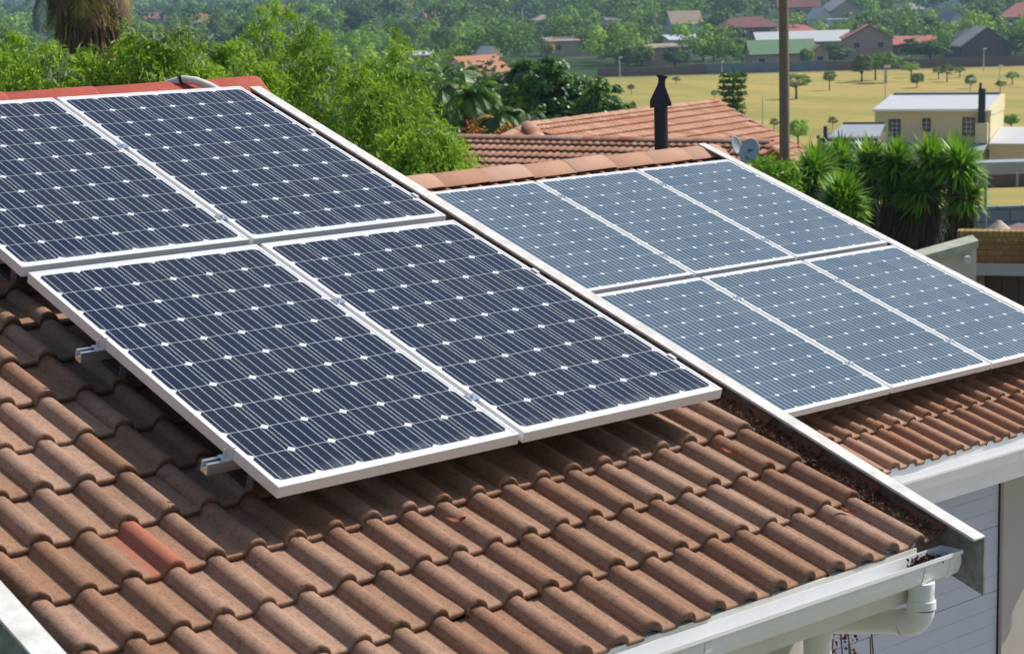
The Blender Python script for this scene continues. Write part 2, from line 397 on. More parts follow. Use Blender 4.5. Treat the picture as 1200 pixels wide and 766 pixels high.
def backslope(name, x0, x1, y0, z0, run, m, parent):
    """roof plane falling away behind the ridge"""
    b = B(); t = math.tan(TH); b.add([(x0, y0, z0), (x1, y0, z0), (x1, y0 + run, z0 - run * t), (x0, y0 + run, z0 - run * t),
        (x0, y0, z0 - .05), (x1, y0, z0 - .05), (x1, y0 + run, z0 - run * t - .05), (x0, y0 + run, z0 - run * t - .05)],
        [(0, 1, 2, 3), (7, 6, 5, 4), (0, 4, 5, 1), (1, 5, 6, 2), (2, 6, 7, 3), (3, 7, 4, 0)])
    return b.out(name, m, parent)
apx = PL(0, -.42, .185)
shift(backslope('rear_roof', -.88, 2.33, apx.y, apx.z, 4.0, M['tile'], house))
# roof deck under the tiles (closes the gaps)
b = B(); b.box(-.86, 2.33, -.40, 4.18, .245, .262); o = b.out('roof_deck', M['dark'], house); shift(planar(o))
# ridge tiles: red painted
rc = ridge_caps('ridge_cap', (-.93, apx.y, .012), (2.40, apx.y, .012), (0, 1, 0), M['ridge_red'], house, seg=.45, hw=.125, dropz=.085); shift(rc)
b = B(); b.extr([(apx.y - .12, -.07), (apx.y, .004), (apx.y + .12, -.07), (apx.y + .11, -.11), (apx.y - .11, -.11)], 'x', 2.385, 2.40); shift(b.out('ridge_end', M['ridge_red'], house))
# barge boards: flange on top, board hanging from its outer edge
def barge(name, xi, xo, v0, v1, wt, depth, flip, parent, side_m, off=(0, 0), yend=None):
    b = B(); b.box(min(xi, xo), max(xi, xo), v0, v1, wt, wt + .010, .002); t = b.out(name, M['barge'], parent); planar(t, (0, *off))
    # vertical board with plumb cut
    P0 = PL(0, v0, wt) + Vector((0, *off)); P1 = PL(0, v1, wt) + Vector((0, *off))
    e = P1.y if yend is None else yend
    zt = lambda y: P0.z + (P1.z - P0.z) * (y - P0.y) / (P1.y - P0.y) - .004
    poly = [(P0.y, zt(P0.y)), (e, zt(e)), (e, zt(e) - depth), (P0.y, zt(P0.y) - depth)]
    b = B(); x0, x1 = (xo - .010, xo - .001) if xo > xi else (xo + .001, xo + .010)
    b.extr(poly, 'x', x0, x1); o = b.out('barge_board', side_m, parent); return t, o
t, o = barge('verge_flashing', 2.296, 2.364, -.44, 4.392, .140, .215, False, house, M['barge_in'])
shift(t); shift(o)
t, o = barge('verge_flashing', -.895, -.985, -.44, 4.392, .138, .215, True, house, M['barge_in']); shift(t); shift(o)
# eaves: fascia, bedding, gutter, pipes
b = B(); b.box(-.95, 2.16, -3.972, -3.95, -1.755, -1.565); shift(b.out('fascia', M['cream'], house))
b = B(); b.box(-.87, 2.19, 4.19, 4.235, .2145, .26); o = b.out('eaves_filler', M['cream'], house); shift(planar(o))
def gutter(name, x0, x1, yb, yf, zt, dep, parent, brackets, m=None):
    W_ = yf - yb; s = -1
    th = .003
    pr = [(0, 0), (0, -dep), (.55, -dep), (.78, -dep * .86), (.92, -dep * .55), (.97, -dep * .2), (1, 0), (1.08, .002), (1.08, -.012), (1.02, -.014)]
    outer = [(yb + W_ * a, zt + z) for a, z in pr]
    inner = [(yb + W_ * (.04 + a * .92) if a <= 1 else yb + W_ * .97, zt + z + (.004 if z < -.02 else 0)) for a, z in pr[:7]]
    poly = outer + [(yb + W_ * .965, zt - .002)] + [(yb + W_ * a, zt + z) for a, z in ((.93, -dep * .2), (.88, -dep * .54), (.75, -dep * .83), (.54, -dep + .004), (.04, -dep + .004), (.03, 0))]
    b = B(); b.extr(poly, 'x', x0, x1); g = b.out(name, m or M['white'], parent)
    ends = []
    b = B(); b.extr([(yb + W_ * a * 1.02, zt + z - .001) for a, z in pr[:7]], 'x', x1 - .001, x1 + .004); ends.append(b.out('end_cap', m or M['white'], g)); b = B(); b.extr([(yb + W_ * a * 1.02, zt + z - .001) for a, z in pr[:7]], 'x', x0 - .004, x0 + .001)
    ends.append(b.out('end_cap', m or M['white'], g))
    for xb in brackets:
        b = B(); pr2 = [(yb + W_ * (a + (.03 if a > .5 else 0)), zt + z - (.003 if z < -.01 else 0)) for a, z in pr[1:6]]
        pr3 = [(y_ - .0 + (.006), z_ + .004) for y_, z_ in reversed(pr2)]
        b.extr([(yb, zt - dep - .004)] + pr2 + pr3, 'x', xb, xb + .030); ends.append(b.out('gutter_joiner', m or M['white'], g))
    return g
g = gutter('gutter', -.93, 2.300, -3.974, -4.062, -1.583, .098, house, [.98, 2.09, 2.235]); shift(g)
P = M['white']
b = B(); zt = -1.67
b.tube([(2.125, -4.02, zt), (2.125, -4.02, -1.735)], .047, 20); b.tube([(2.125, -4.02, -1.735), (2.125, -4.02, -1.765)], .052, 20)
arc = [(2.125, -4.02 + .07 - .07 * math.cos(a), -1.765 - .07 * math.sin(a)) for a in np.linspace(0, PI / 2, 7)]
b.tube(arc, .048, 20, cap=False); b.tube([(2.125, -3.95, -1.835), (2.125, -3.935, -1.835)], .052, 20)
b.tube([(2.125, -3.935, -1.835), (2.125, -3.60, -1.914)], .045, 20); pp = b.out('downpipe', P, house, smooth=True); shift(pp)
b = B(); b.tube([(2.06, -3.60, -1.84), (2.06, -3.60, -4.85)], .052, 20); b.tube([(2.06, -3.60, -1.88), (2.06, -3.60, -1.96)], .058, 20); shift(b.out('downpipe', P, house, smooth=True))
# walls of the near house
b = B(); b.box(-.80, 2.10, -3.50, 3.6, -4.9, -1.72)
t = math.tan(TH); zr = apx.z - .12
b.extr([(-3.50, -1.72), (apx.y, zr - .08), (3.6, -1.72)], 'x', -.80, 2.10); shift(b.out('wall', M['wall_w'], house))
b = B(); b.box(-.88, 2.30, -3.95, -3.48, -1.735, -1.72); shift(b.out('soffit', M['cream'], house))
# litter in the verge and gutter, loose leaves
V = []
for i in range(3200):
    v = rng.uniform(2.2, 4.25) if rng.random() < .85 else rng.uniform(0, 2.2); u = 2.30 - .085 * rng.random() ** 1.5; wv = .207 - rng.random() * .028
    a = rng.uniform(0, PI); s1 = rng.uniform(.002, .008); s2 = s1 * rng.uniform(.4, 1)
    d1 = np.array([math.cos(a), math.sin(a), rng.normal(0, .5)]) * s1; d2 = np.array([-math.sin(a), math.cos(a), rng.normal(0, .5)]) * s2; c = np.array([u, v, wv])
    V.append([c - d1, c + d2, c + d1, c - d2])
o = quads('leaf_litter', V, M['debris'], None); planar(o); tag(o, 'dark red dead leaf litter caught along the right verge of the near roof', 'leaf litter', kind='stuff')
V = []
for i in range(900):
    r = rng.normal(0, 1, 3) * np.array([.035, .016, .014]); c = np.array([2.17, -4.005, -1.622]) + r
    d1 = rng.normal(0, 1, 3); d1 *= .008 / np.linalg.norm(d1); d2 = np.cross(d1, rng.normal(0, 1, 3)); d2 *= .005 / np.linalg.norm(d2); V.append([c - d1, c + d2, c + d1, c - d2])
o = quads('gutter_litter', V, M['debris']); tag(o, 'dark clump of rotting leaves in the end of the near gutter', 'leaf litter', kind='stuff')
for (u, v, a, l, lab) in ((.62, 3.52, .3, .035, 'curled rusty leaf on the tiles below the two front panels'), (1.93, 3.52, 1.0, .035, 'dark curled leaf on the tiles under the right front panel'), (2.04, 4.02, .9, .03, 'small curled leaf on the tiles close to the gutter corner')):
    V = []; F = []
    for i in range(9):
        tt = i / 8 - .5; wd = .30 * l * (1 - (2 * tt) ** 2) + .001
        for j in (-1, 0, 1): V.append((tt * l * 2, j * wd, -(.006 + .010 * abs(j) + .012 * (2 * tt) ** 2)))
    for i in range(8):
        for j in range(2): q = i * 3 + j; F.append((q, q + 1, q + 4, q + 3))
    o = obj('dead_leaf', V, F, M['deadleaf'], smooth=True); o.rotation_euler = (Matrix.Rotation(RX, 3, 'X') @ Matrix.Rotation(a, 3, 'Z')).to_euler(); o.location = PL(u, v, .185); tag(o, lab, 'dead leaf')
# white vent pipe bent over the near ridge
b = B(); pts = [(1.93 + (x - 1.935) * .78, .41 + (y - .41) * .78, z * .62 - .016) for x, y, z in ((1.74, .58, -.10), (1.80, .53, -.03), (1.87, .47, .045), (1.935, .41, .074), (2.00, .36, .060), (2.07, .31, .015), (2.14, .255, -.05), (2.20, .21, -.11))]
b.tube(pts, .021, 14); vp = b.out('vent_pipe', M['barge'], None, smooth=True); tag(vp, 'pale bent pipe arching over the red ridge of the near roof', 'pipe')
b = B(); b.tube([pts[3], (pts[3][0] * .8 + pts[2][0] * .2, pts[3][1] * .8 + pts[2][1] * .2, pts[3][2] * .8 + pts[2][2] * .2)], .0235, 14); b.out('pipe_collar', M['dark'], vp)
# ============================================================ SOLAR PANELS
PW, PLN, GU, GV, GVF = .992, 1.6565, .0209, .0490, .0526
def glassmat(name, c1, c2, dust, rough, stripe=False):
    def ex(t, b, tc, _):
        n = N(t); sp = t.nodes.new('ShaderNodeSeparateXYZ'); t.links.new(tc.outputs['Object'], sp.inputs[0]); X, Y = sp.outputs[0], sp.outputs[1]
        pit = .1585; mx = (PW - 6 * pit) / 2; my = (PLN - 10 * pit) / 2
        cx = n.m('DIVIDE', n.m('SUBTRACT', X, mx), pit); cy = n.m('DIVIDE', n.m('SUBTRACT', Y, my), pit)
        fx = n.m('FRACT', cx); fy = n.m('FRACT', cy)
        dx = n.m('MULTIPLY', n.m('ABSOLUTE', n.m('SUBTRACT', fx, .5)), pit); dy = n.m('MULTIPLY', n.m('ABSOLUTE', n.m('SUBTRACT', fy, .5)), pit)
        inside = n.m('MULTIPLY', n.m('LESS_THAN', dx, .0790 if stripe else .0784), n.m('LESS_THAN', dy, .0786 if stripe else .0784))
        inside = n.m('MULTIPLY', inside, n.m('LESS_THAN', n.m('ADD', dx, dy), .1415))
        for (v_, hi) in ((cx, 6), (cy, 10)):
            inside = n.m('MULTIPLY', inside, n.m('MULTIPLY', n.m('GREATER_THAN', v_, 0), n.m('LESS_THAN', v_, hi)))
        bb = n.m('MULTIPLY', n.m('ABSOLUTE', n.m('SUBTRACT', n.m('FRACT', n.m('MULTIPLY', fx, 4)), .5)), pit / 4)
        bus = n.m('MULTIPLY', n.m('LESS_THAN', bb, .0011), n.m('MULTIPLY', n.m('GREATER_THAN', cy, 0.02), n.m('LESS_THAN', cy, 9.98)))
        cmb = t.nodes.new('ShaderNodeCombineXYZ'); t.links.new(n.m('FLOOR', cx), cmb.inputs[0]); t.links.new(n.m('FLOOR', cy), cmb.inputs[1])
        oi = t.nodes.new('ShaderNodeObjectInfo'); t.links.new(n.m('MULTIPLY', oi.outputs['Random'], 50), cmb.inputs[2])
        wn = t.nodes.new('ShaderNodeTexWhiteNoise'); t.links.new(cmb.outputs[0], wn.inputs['Vector'])
        cell = n.mix(wn.outputs['Value'], c1, c2)
        a = cell
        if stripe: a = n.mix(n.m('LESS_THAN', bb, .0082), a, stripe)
        if not stripe: a = n.mix(bus, a, (.60, .63, .68))
        a = n.mix(inside, (.72, .75, .78), a)
        big = n.noise(tc.outputs['Object'], 1.4, 5, .6); fine = n.noise(tc.outputs['Object'], 35, 6, .7)
        d = n.m('MULTIPLY', n.m('ADD', n.m('MULTIPLY', big, .9), n.m('MULTIPLY', fine, .5)), dust)
        low = n.m('MULTIPLY', n.rng(Y, PLN - .10, PLN - .02, 0, .5), n.rng(n.noise(tc.outputs['Object'], 9, 5, .7), .4, .7)); d = n.m('MAXIMUM', d, n.m('MULTIPLY', low, .6))
        spot = n.m('GREATER_THAN', n.noise(tc.outputs['Object'], 26, 2, .5), .775); d = n.m('MAXIMUM', d, n.m('MULTIPLY', spot, .6))
        a = n.mix(d, a, (.50, .52, .54))
        t.links.new(a, b.inputs['Base Color'])
        t.links.new(n.rng(fine, .3, .7, rough, rough + .06), b.inputs['Roughness'])
    return mat(name, c1, rough, spec=.36, extra=ex)
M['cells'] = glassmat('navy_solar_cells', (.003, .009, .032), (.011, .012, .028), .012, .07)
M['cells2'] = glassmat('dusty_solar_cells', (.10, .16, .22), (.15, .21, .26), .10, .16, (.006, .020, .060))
def make_panel(cells, label, group):
    t = thing('solar_panel', label, 'solar panel', group=group)
    b = B(); lip = .0125; hh = .040
    for (x0, x1, y0, y1) in ((0, PW, 0, lip), (0, PW, PLN - lip, PLN), (0, lip, lip, PLN - lip), (PW - lip, PW, lip, PLN - lip)):
        b.box(x0, x1, y0, y1, 0, hh, .0008)
    for (x0, x1, y0, y1) in ((.013, PW - .013, .013, .034), (.013, PW - .013, PLN - .034, PLN - .013)):
        b.box(x0, x1, y0, y1, hh - .003, hh)
    b.out('frame', M['alu'], t)
    b = B(); b.box(lip - .001, PW - lip + .001, lip - .001, PLN - lip + .001, .0016, .0065); b.out('glass', cells, t)
    b = B(); b.box(PW / 2 - .06, PW / 2 + .06, .12, .22, .007, .028); b.out('junction_box', M['black'], t)
    return t
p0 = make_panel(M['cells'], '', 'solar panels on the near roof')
lab = {(0, 0): 'upper left dark panel on the near roof, cut by the picture edge', (1, 0): 'upper right dark panel on the near roof, under the red ridge',
       (0, 1): 'lower left dark navy panel nearest the viewer, rail ends sticking out at its left side', (1, 1): 'lower right dark panel on the near roof, its corner by the verge'}
first = True
for (i, j), lb in lab.items():
    p = p0 if first else copy_tree(p0); first = False
    p.location = PL(i * (PW + GU), j * (PLN + GV), 0); p.rotation_euler = (RX, 0, 0); p['label'] = lb
FO = (4.92087, -1.863954, 1.588762)
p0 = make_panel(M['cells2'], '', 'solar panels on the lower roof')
lab = {(0, 0): 'upper left pale blue panel on the lower roof beside the near verge', (1, 0): 'upper middle pale blue panel on the lower roof, below the flue pipe',
       (2, 0): 'upper right pale blue panel on the lower roof, next to the satellite dish', (0, 1): 'lower left pale blue panel on the lower roof, partly hidden by the near verge',
       (1, 1): 'lower middle pale blue panel on the lower roof', (2, 1): 'lower right pale blue panel on the lower roof, cut by the picture edge'}
first = True
for (i, j), lb in lab.items():
    p = p0 if first else copy_tree(p0); first = False
    p.location = PL(FO[0] + i * (PW + GU), FO[1] + j * (PLN + GVF), FO[2]); p.rotation_euler = (RX, 0, 0); p['label'] = lb
# rails, hooks and clamps
def rail(u0, u1, v, ncol, wsurf, label, group, base=(0, 0, 0)):
    t = thing('mounting_rail', label, 'rail', PL(base[0] + u0, base[1] + v, base[2] + .041), (RX, 0, 0), group)
    Ln = u1 - u0
    b = B(); pr = [(-.019, 0), (-.007, 0), (-.007, .006), (-.013, .006), (-.013, .020), (.013, .020), (.013, .006), (.007, .006), (.007, 0), (.019, 0), (.019, .038), (-.019, .038)]
    b.extr(pr, 'x', 0, Ln); b.out('channel', M['galv'], t)
    for k in range(4):
        x = .17 + (Ln - .34) * k / 3
        b = B(); b.box(x - .012, x + .012, .020, .026, .01, wsurf - .041 - .028); b.box(x - .012, x + .012, -.11, .026, wsurf - .041 - .028, wsurf - .041 - .022)
        h = b.out('roof_hook', M['galv'], t)
        b = B(); b.tube([(x, .026, .020), (x, .036, .020)], .008, 6); b.out('bolt', M['alu'], h)
    for x in (-u0 - .001, -u0 + ncol * PW + (ncol - 1) * GU + .001):
        s = -1 if x < Ln / 2 else 1
        b = B(); b.box(min(x, x + s * .004), max(x, x + s * .004), -.020, .020, -.043, 0); b.box(min(x - s * .010, x + s * .004), max(x - s * .010, x + s * .004), -.020, .020, -.047, -.0425)
        b.box(min(x, x + s * .030), max(x, x + s * .030), -.020, .020, -.004, .0); c = b.out('end_clamp', M['alu'], t)
        b = B(); b.tube([(x + s * .018, 0, -.034), (x + s * .018, 0, 0)], .005, 8); b.out('bolt', M['galv'], c)
    for k in range(1, ncol):
        x = -u0 + k * (PW + GU) - GU / 2
        b = B(); b.box(x - .0095, x + .0095, -.030, .030, -.038, -.0); b.box(x - .020, x + .020, -.022, .022, -.0445, -.041); b.tube([(x, 0, -.050), (x, 0, -.044)], .0065, 6); b.out('mid_clamp', M['galv'], t)
for v, lb in ((.624, 'topmost rail of the near panels, just under the red ridge'), (1.432, 'second rail from the ridge under the near panels'), (2.262, 'rail whose end juts out halfway down the left side of the front panel'), (3.085, 'lowest rail of the near panels, its end jutting out by the front corner')):
    rail(-.090, 2.062, v, 2, .19, lb, 'rails under the near panels')
for v, lb in ((.30, 'topmost rail under the pale panels of the lower roof'), (1.35, 'second rail from the top under the pale panels of the lower roof'), (2.05, 'third rail from the top under the pale panels of the lower roof'), (3.02, 'lowest rail under the pale panels of the lower roof')):
    rail(-.03, 3.06, v, 3, .18, lb, 'rails under the lower roof panels', FO)
# ============================================================ SECOND HOUSE (lower roof)
HB = Vector((5.4, 2.0, -4.9))
house2 = thing('garage_house', 'second house with six pale solar panels on its lower tiled roof', 'house', HB)
fe = FO[2]
butt2 = [-2.42 + .288 * i for i in range(15)] + [1.99]
tr = tile_roof('roof', 2.54, .1535, 38, butt2, .225, M['tile_far'], house2, umin=2.45, umax=8.30); planar(tr); tr.location = Vector((0, S_ * fe, -C_ * fe)); shift(tr)
ap2 = PL(0, -2.42, fe + .185)
shift(backslope('rear_roof', 2.45, 8.27, ap2.y, ap2.z, 4.4, M['tile_far'], house2))
b = B(); b.box(2.46, 8.28, -2.4, 1.93, fe + .245, fe + .262); o = b.out('roof_deck', M['dark'], house2); shift(planar(o))
shift(ridge_caps('ridge_cap', (2.46, ap2.y, -.862), (8.42, ap2.y, -.862), (0, 1, 0), M['ridge_tan'], house2, seg=.425, hw=.17, dropz=.085))
t, o = barge('verge_flashing', 8.23, 8.315, -2.45, 2.05, fe + .115, .2, False, house2, M['barge_in']); shift(t); shift(o)
ev = PL(0, 1.99, fe + .18)
b = B(); b.box(2.46, 8.27, 1.93, 1.975, fe + .2135, fe + .26); o = b.out('eaves_filler', M['cream'], house2); shift(planar(o))
b = B(); b.box(2.45, 8.29, ev.y + .02, ev.y + .045, ev.z - .30, ev.z - .02); shift(b.out('fascia', M['white'], house2))
g = gutter('gutter', 2.42, 8.31, ev.y + .018, ev.y - .085, ev.z - .075, .10, house2, [4.2, 6.55, 7.6]); shift(g)
b = B(); b.box(7.065, 8.15, -.93, 4.9, -4.9, ev.z - .28); b.box(2.6, 7.065, .2, 4.9, -4.9, ev.z - .28)
b.extr([(-.93, ev.z - .28), (ap2.y, ap2.z - .13), (6.3, ev.z - .28)], 'x', 8.0, 8.15)
shift(b.out('wall', M['pier'], house2))
b = B(); b.box(2.5, 8.2, ev.y + .045, .25, ev.z - .29, ev.z - .27); shift(b.out('soffit', M['cream'], house2))
b = B(); zt = -2.60
pr = []
for k in range(6):
    z = -2.635 - k * .4365
    for q in range(4):
        z0 = z - q * .1091; z1 = z0 - .1091
        gd, gh = (.007, .006) if q == 3 else (.0022, .004)
        pr += [(-.90, z0), (-.90, z1 + gh), (-.90 + gd, z1 + gh * .6), (-.90 + gd, z1)]
pr = pr + [(-.87, pr[-1][1]), (-.87, -2.635)]
b.extr(pr, 'x', 4.35, 7.055); gd = b.out('garage_door', M['door_w'], house2); shift(gd)
b = B(); b.box(7.050, 7.066, -.905, -.86, -4.9, -2.6); shift(b.out('door_gap', M['dark'], house2))
b = B(); b.box(2.6, 4.34, -.93, .2, -4.9, ev.z - .28); shift(b.out('wall', M['wall_w'], house2))
# dry creeper twigs between the houses
twigs = B()
for k in range(7):
    x0 = Vector((2.35 + rng.uniform(-.03, .25), -3.45 + rng.uniform(-.05, .1), -4.8)); pts = [x0]
    for s in range(9): pts.append(pts[-1] + Vector((rng.normal(0, .03), rng.normal(0, .03), .31 + rng.uniform(-.02, .01))))
    twigs.tube(pts, [.008] * 6 + [.006, .005, .004, .003], 5)
sh = thing('climbing_shrub', 'dry dark twiggy shrub below the near gutter by the downpipe', 'shrub', (2.35, -3.45, -4.85))
o = twigs.out('stem', M['bark'], sh); o.location = -Vector(sh.location)
V = []
for i in range(240):
    c = np.array([2.36, -3.42, -2.05]) + rng.normal(0, 1, 3) * np.array([.07, .05, .07])
    d1 = rng.normal(0, 1, 3); d1 *= .008 / np.linalg.norm(d1); d2 = np.cross(d1, rng.normal(0, 1, 3)); d2 *= .008 / np.linalg.norm(d2); V.append([c - d1, c + d2, c + d1, c - d2])
o = quads('foliage', V, M['debris'], sh); o.location = -Vector(sh.location)
# flue pipe with a cowl behind the lower ridge
FX, FY, FZ0 = 8.045, 3.10, -1.0
fl = thing('flue_pipe', 'black flue pipe with a pointed rain cowl behind the lower ridge', 'flue', (FX, FY, FZ0))
b = B(); b.tube([(0, 0, -.1), (0, 0, .56)], .056, 20); b.out('pipe', M['black'], fl, smooth=True)
b = B(); b.tube([(0, 0, .48), (-.005, 0, .52), (0.006, 0, .63), (.012, 0, .665)], [.125, .118, .050, .034], 4); b.out('cowl', M['black'], fl)
b = B(); b.tube([(.012, 0, .64), (.018, 0, .705)], .030, 10); b.tube([(.018, 0, .700), (.022, 0, .716)], [.040, .048], 10); b.out('cowl_cap', M['black'], fl)
# ============================================================ foliage tools
def rdir(n):
    v = rng.normal(0, 1, (n, 3)); return v / np.linalg.norm(v, axis=1)[:, None]
def leaf_quads(c, d, L_, W_, bend=0):
    """c centres (n,3), d long directions (n,3) -> rhombic faces"""
    n = len(c); r = rdir(n); s = np.cross(d, r); s /= (np.linalg.norm(s, axis=1)[:, None] + 1e-9)
    L_ = np.broadcast_to(L_, n)[:, None]; W_ = np.broadcast_to(W_, n)[:, None]
    return np.stack([c - d * L_ / 2, c - d * L_ * .05 + s * W_ / 2, c + d * L_ / 2, c - d * L_ * .05 - s * W_ / 2], 1)
def leaf_n(c, nrm, L_, W_, k=.55):
    nn = nrm + rdir(len(c)) * k; d = np.cross(nn, rdir(len(c))); d /= (np.linalg.norm(d, axis=1)[:, None] + 1e-9); s = np.cross(nn, d); s /= (np.linalg.norm(s, axis=1)[:, None] + 1e-9)
    L_ = np.broadcast_to(L_, len(c))[:, None]; W_ = np.broadcast_to(W_, len(c))[:, None]
    return np.stack([c - d * L_ / 2, c + s * W_ / 2, c + d * L_ / 2, c - s * W_ / 2], 1)
def clump_crown(rx, ry, rz, zc, nclump, nleaf, ll, lw, droop=.0, cr=.28, shell=.55, flatten=.75, lumps=7, orient=False):
    """clumps of leaves through an uneven crown; returns faces and clump centres"""
    ld = rdir(lumps); ld[:, 2] = np.abs(ld[:, 2]) * .8 - .15; la = rng.uniform(.75, 1.18, lumps)
    cs = []
    while len(cs) < nclump:
        d = rdir(1)[0]
        if d[2] < -.55: continue
        k = np.argmax(ld @ d); r = la[k] * (.72 + .32 * max(0, (ld[k] @ d)) ** 3) * (shell + (1 - shell) * rng.random() ** .6)
        cs.append(d * r * np.array([rx, ry, rz]) + np.array([0, 0, zc]))
    cs = np.array(cs); out = []
    for c in cs:
        s = cr * rng.uniform(.6, 1.35); p = rng.normal(0, 1, (nleaf, 3)) * np.array([1, 1, flatten]) * s * .55
        dd = rdir(nleaf); dd[:, 2] -= droop; dd /= np.linalg.norm(dd, axis=1)[:, None]
        if orient:
            u_ = rdir(nleaf); u_[:, 2] = np.abs(u_[:, 2]) * 1.3 - .3; cc = c + u_ * np.array([1, 1, flatten]) * s * rng.uniform(.75, 1.05, (nleaf, 1)) * .8
            oc = (c - np.array([0, 0, zc])) / np.array([rx, ry, rz]); out.append(leaf_n(cc, u_ * .8 + oc * .6 + np.array([0, 0, .25]), ll * rng.uniform(.6, 1.2, nleaf), lw * rng.uniform(.7, 1.2, nleaf)))
        else: out.append(leaf_quads(c + p, dd, ll * rng.uniform(.6, 1.3, nleaf), lw * rng.uniform(.7, 1.2, nleaf)))
    return np.concatenate(out), cs
def limbs(b, h0, cs, r0, n, base=(0, 0, 0), lean=(0, 0)):
    top = Vector((lean[0], lean[1], h0)); base = Vector(base)
    b.tube([base - Vector((0, 0, .3)), base + (top - base) * .5 + Vector((rng.normal(0, .04), rng.normal(0, .04), 0)) * h0 * .2, top], [r0 * 1.15, r0 * .9, r0 * .72], 9)
    for c in cs[rng.choice(len(cs), min(n, len(cs)), replace=False)]:
        c = Vector(c); st = base + (top - base) * rng.uniform(.75, 1.0); mid = st.lerp(c, .5) + Vector((rng.normal(0, .1), rng.normal(0, .1), .12)) * (c - st).length * .4
        b.tube([st, mid, c], [r0 * .45, r0 * .24, r0 * .06], 6)
def broad_tree(name, label, loc, h, rx, rz, leaf, nclump, nleaf, ll, lw, trunk_h, r0, droop=0, cr=.28, group=None, extra=None, nl=16, scale=1, shell=.55):
    t = thing(name, label, 'tree', loc, group=group)
    q, cs = clump_crown(rx, rx, rz, h - rz * .9, nclump, nleaf, ll, lw, droop, cr, shell, lumps=(18 if name == 'dense_tree' else 7), orient=(name == 'dense_tree'))
    if extra:
        k = int(len(q) * extra[1]); idx = np.arange(len(q)) // nleaf
        pick = (idx * 7919 % 100) < extra[1] * 100
        quads('foliage', q[~pick], leaf, t); quads('foliage', q[pick], extra[0], t)
    else: quads('crown', q, leaf, t)
    b = B(); limbs(b, trunk_h, cs, r0, nl); b.out('trunk', M['bark'], t, smooth=True)
    return t
# ============================================================ NEIGHBOUR'S ORANGE ROOF
A0 = at(618, 43.0, 147); A1 = at(838, 50.0, 119); B0 = at(505, 42.0, 161.5); B1 = at(905, 38.0, 166.5)
zA = (A0.z + A1.z) / 2; A0.z = A1.z = zA; zB = (B0.z + B1.z) / 2; B0.z = B1.z = zB
nb = thing('neighbour_house', "neighbour's house with a cross shaped faded orange tile roof", 'house', (B0.x + 3, B0.y, gz(B0.x, B0.y)))
NBL = Vector(nb.location)
def slope_tiles(name, e0, e1, downdir, slope, length, m, parent, keep=None, pitch=.30, course=.33, lite=True):
    """tiles on a plane hanging from ridge e0->e1"""
    X_ = (e1 - e0); Ln = X_.length; X_ = X_ / Ln; D = (Vector(downdir) - X_ * Vector(downdir).dot(X_)).normalized() * math.cos(slope) + Vector((0, 0, -math.sin(slope)))
    W_ = X_.cross(D); 
    if W_.z > 0: e0, e1 = e1, e0; X_ = -X_; W_ = X_.cross(D); fl = True
    else: fl = False
    nr = int(Ln / pitch) + 1; nb_ = int(length / course) + 1
    kp = (lambda u, v: keep((Ln - u) if fl else u, v)) if keep else None
    o = tile_roof(name, pitch / 2, pitch, nr, [i * course for i in range(nb_ + 1)], .0, m, parent, lite=lite, half=pitch * .30, h=.022, keep=kp, jit=.6, drop=.05)
    R = Matrix((X_, D, W_)).transposed().to_4x4(); R.translation = e0 - Vector(parent.location); o.matrix_local = R
    # deck just beneath
    return o, X_, D, W_, e0
s1 = math.radians(20)
dB = Vector((B1 - B0).cross(Vector((0, 0, 1)))).normalized()
if dB.dot(Vector((CAM[0] - B0.x, CAM[1] - B0.y, 0))) < 0: dB = -dB
slope_tiles('roof', B0, B1, dB, s1, 4.6, M['tile_nb'], nb, pitch=.17, course=.32)
dA = Vector((A1 - A0).cross(Vector((0, 0, 1)))).normalized()
if dA.dot(Vector((CAM[0] - A0.x, CAM[1] - A0.y, 0))) < 0: dA = -dA
hipL = (A1 - A0).length
slope_tiles('roof', A0, A1, dA, s1, 3.9, M['tile_nb'], nb, keep=lambda u, v: u < hipL - v * .35, pitch=.17, course=.34)
b = B()
ns = Vector((0, 0, 1))
def quadslab(b, pts, th=.06):
    pts = [Vector(p) - NBL for p in pts]; b.add(pts + [p - Vector((0, 0, th)) for p in pts], [(0, 1, 2, 3), (7, 6, 5, 4), (0, 4, 5, 1), (1, 5, 6, 2), (2, 6, 7, 3), (3, 7, 4, 0)])
tn = math.tan(s1); dn = Vector((0, 0, -.05)); aX = (A1 - A0).normalized()
quadslab(b, [B0 + dn, B1 + dn, B1 + dB * 4.3 + dn - ns * 4.3 * tn, B0 + dB * 4.3 + dn - ns * 4.3 * tn])
quadslab(b, [B0 + dn, B1 + dn, B1 - dB * 4.3 + dn - ns * 4.3 * tn, B0 - dB * 4.3 + dn - ns * 4.3 * tn])
quadslab(b, [A0 + dn, A1 + dn, A1 - aX * 1.3 + dA * 3.8 + dn - ns * 3.8 * tn, A0 + dA * 3.8 + dn - ns * 3.8 * tn])
quadslab(b, [A0 + dn, A1 + dn, A1 - aX * 1.3 - dA * 3.8 + dn - ns * 3.8 * tn, A0 - dA * 3.8 + dn - ns * 3.8 * tn])
b.out('roof_deck', M['orange_roof'], nb)
def lcap(p0, p1, hw=.16):
    side = Vector(((p1 - p0).y, -(p1 - p0).x, 0)).normalized()
    o = ridge_caps('ridge_cap', p0 - NBL, p1 - NBL, side, M['ridge_tan'], nb, seg=.42, hw=hw, dropz=.07); return o
lcap(B0 + ns * .07, B1 + ns * .07); lcap(A0 + ns * .07, A1 + ns * .07); lcap(A1 + ns * .05, A1 - aX * 1.3 + dA * 3.8 + ns * (.05 - 3.8 * tn), .09)
gl = at(587, 42.2, 161); g2 = at(632, 41.6, 162)
lcap(A0 + ns * .06, A0 - dB * 0 + (gl - A0) * 1.0 + ns * .05, .15); lcap(A0 + ns * .10, g2 + ns * .06, .17)
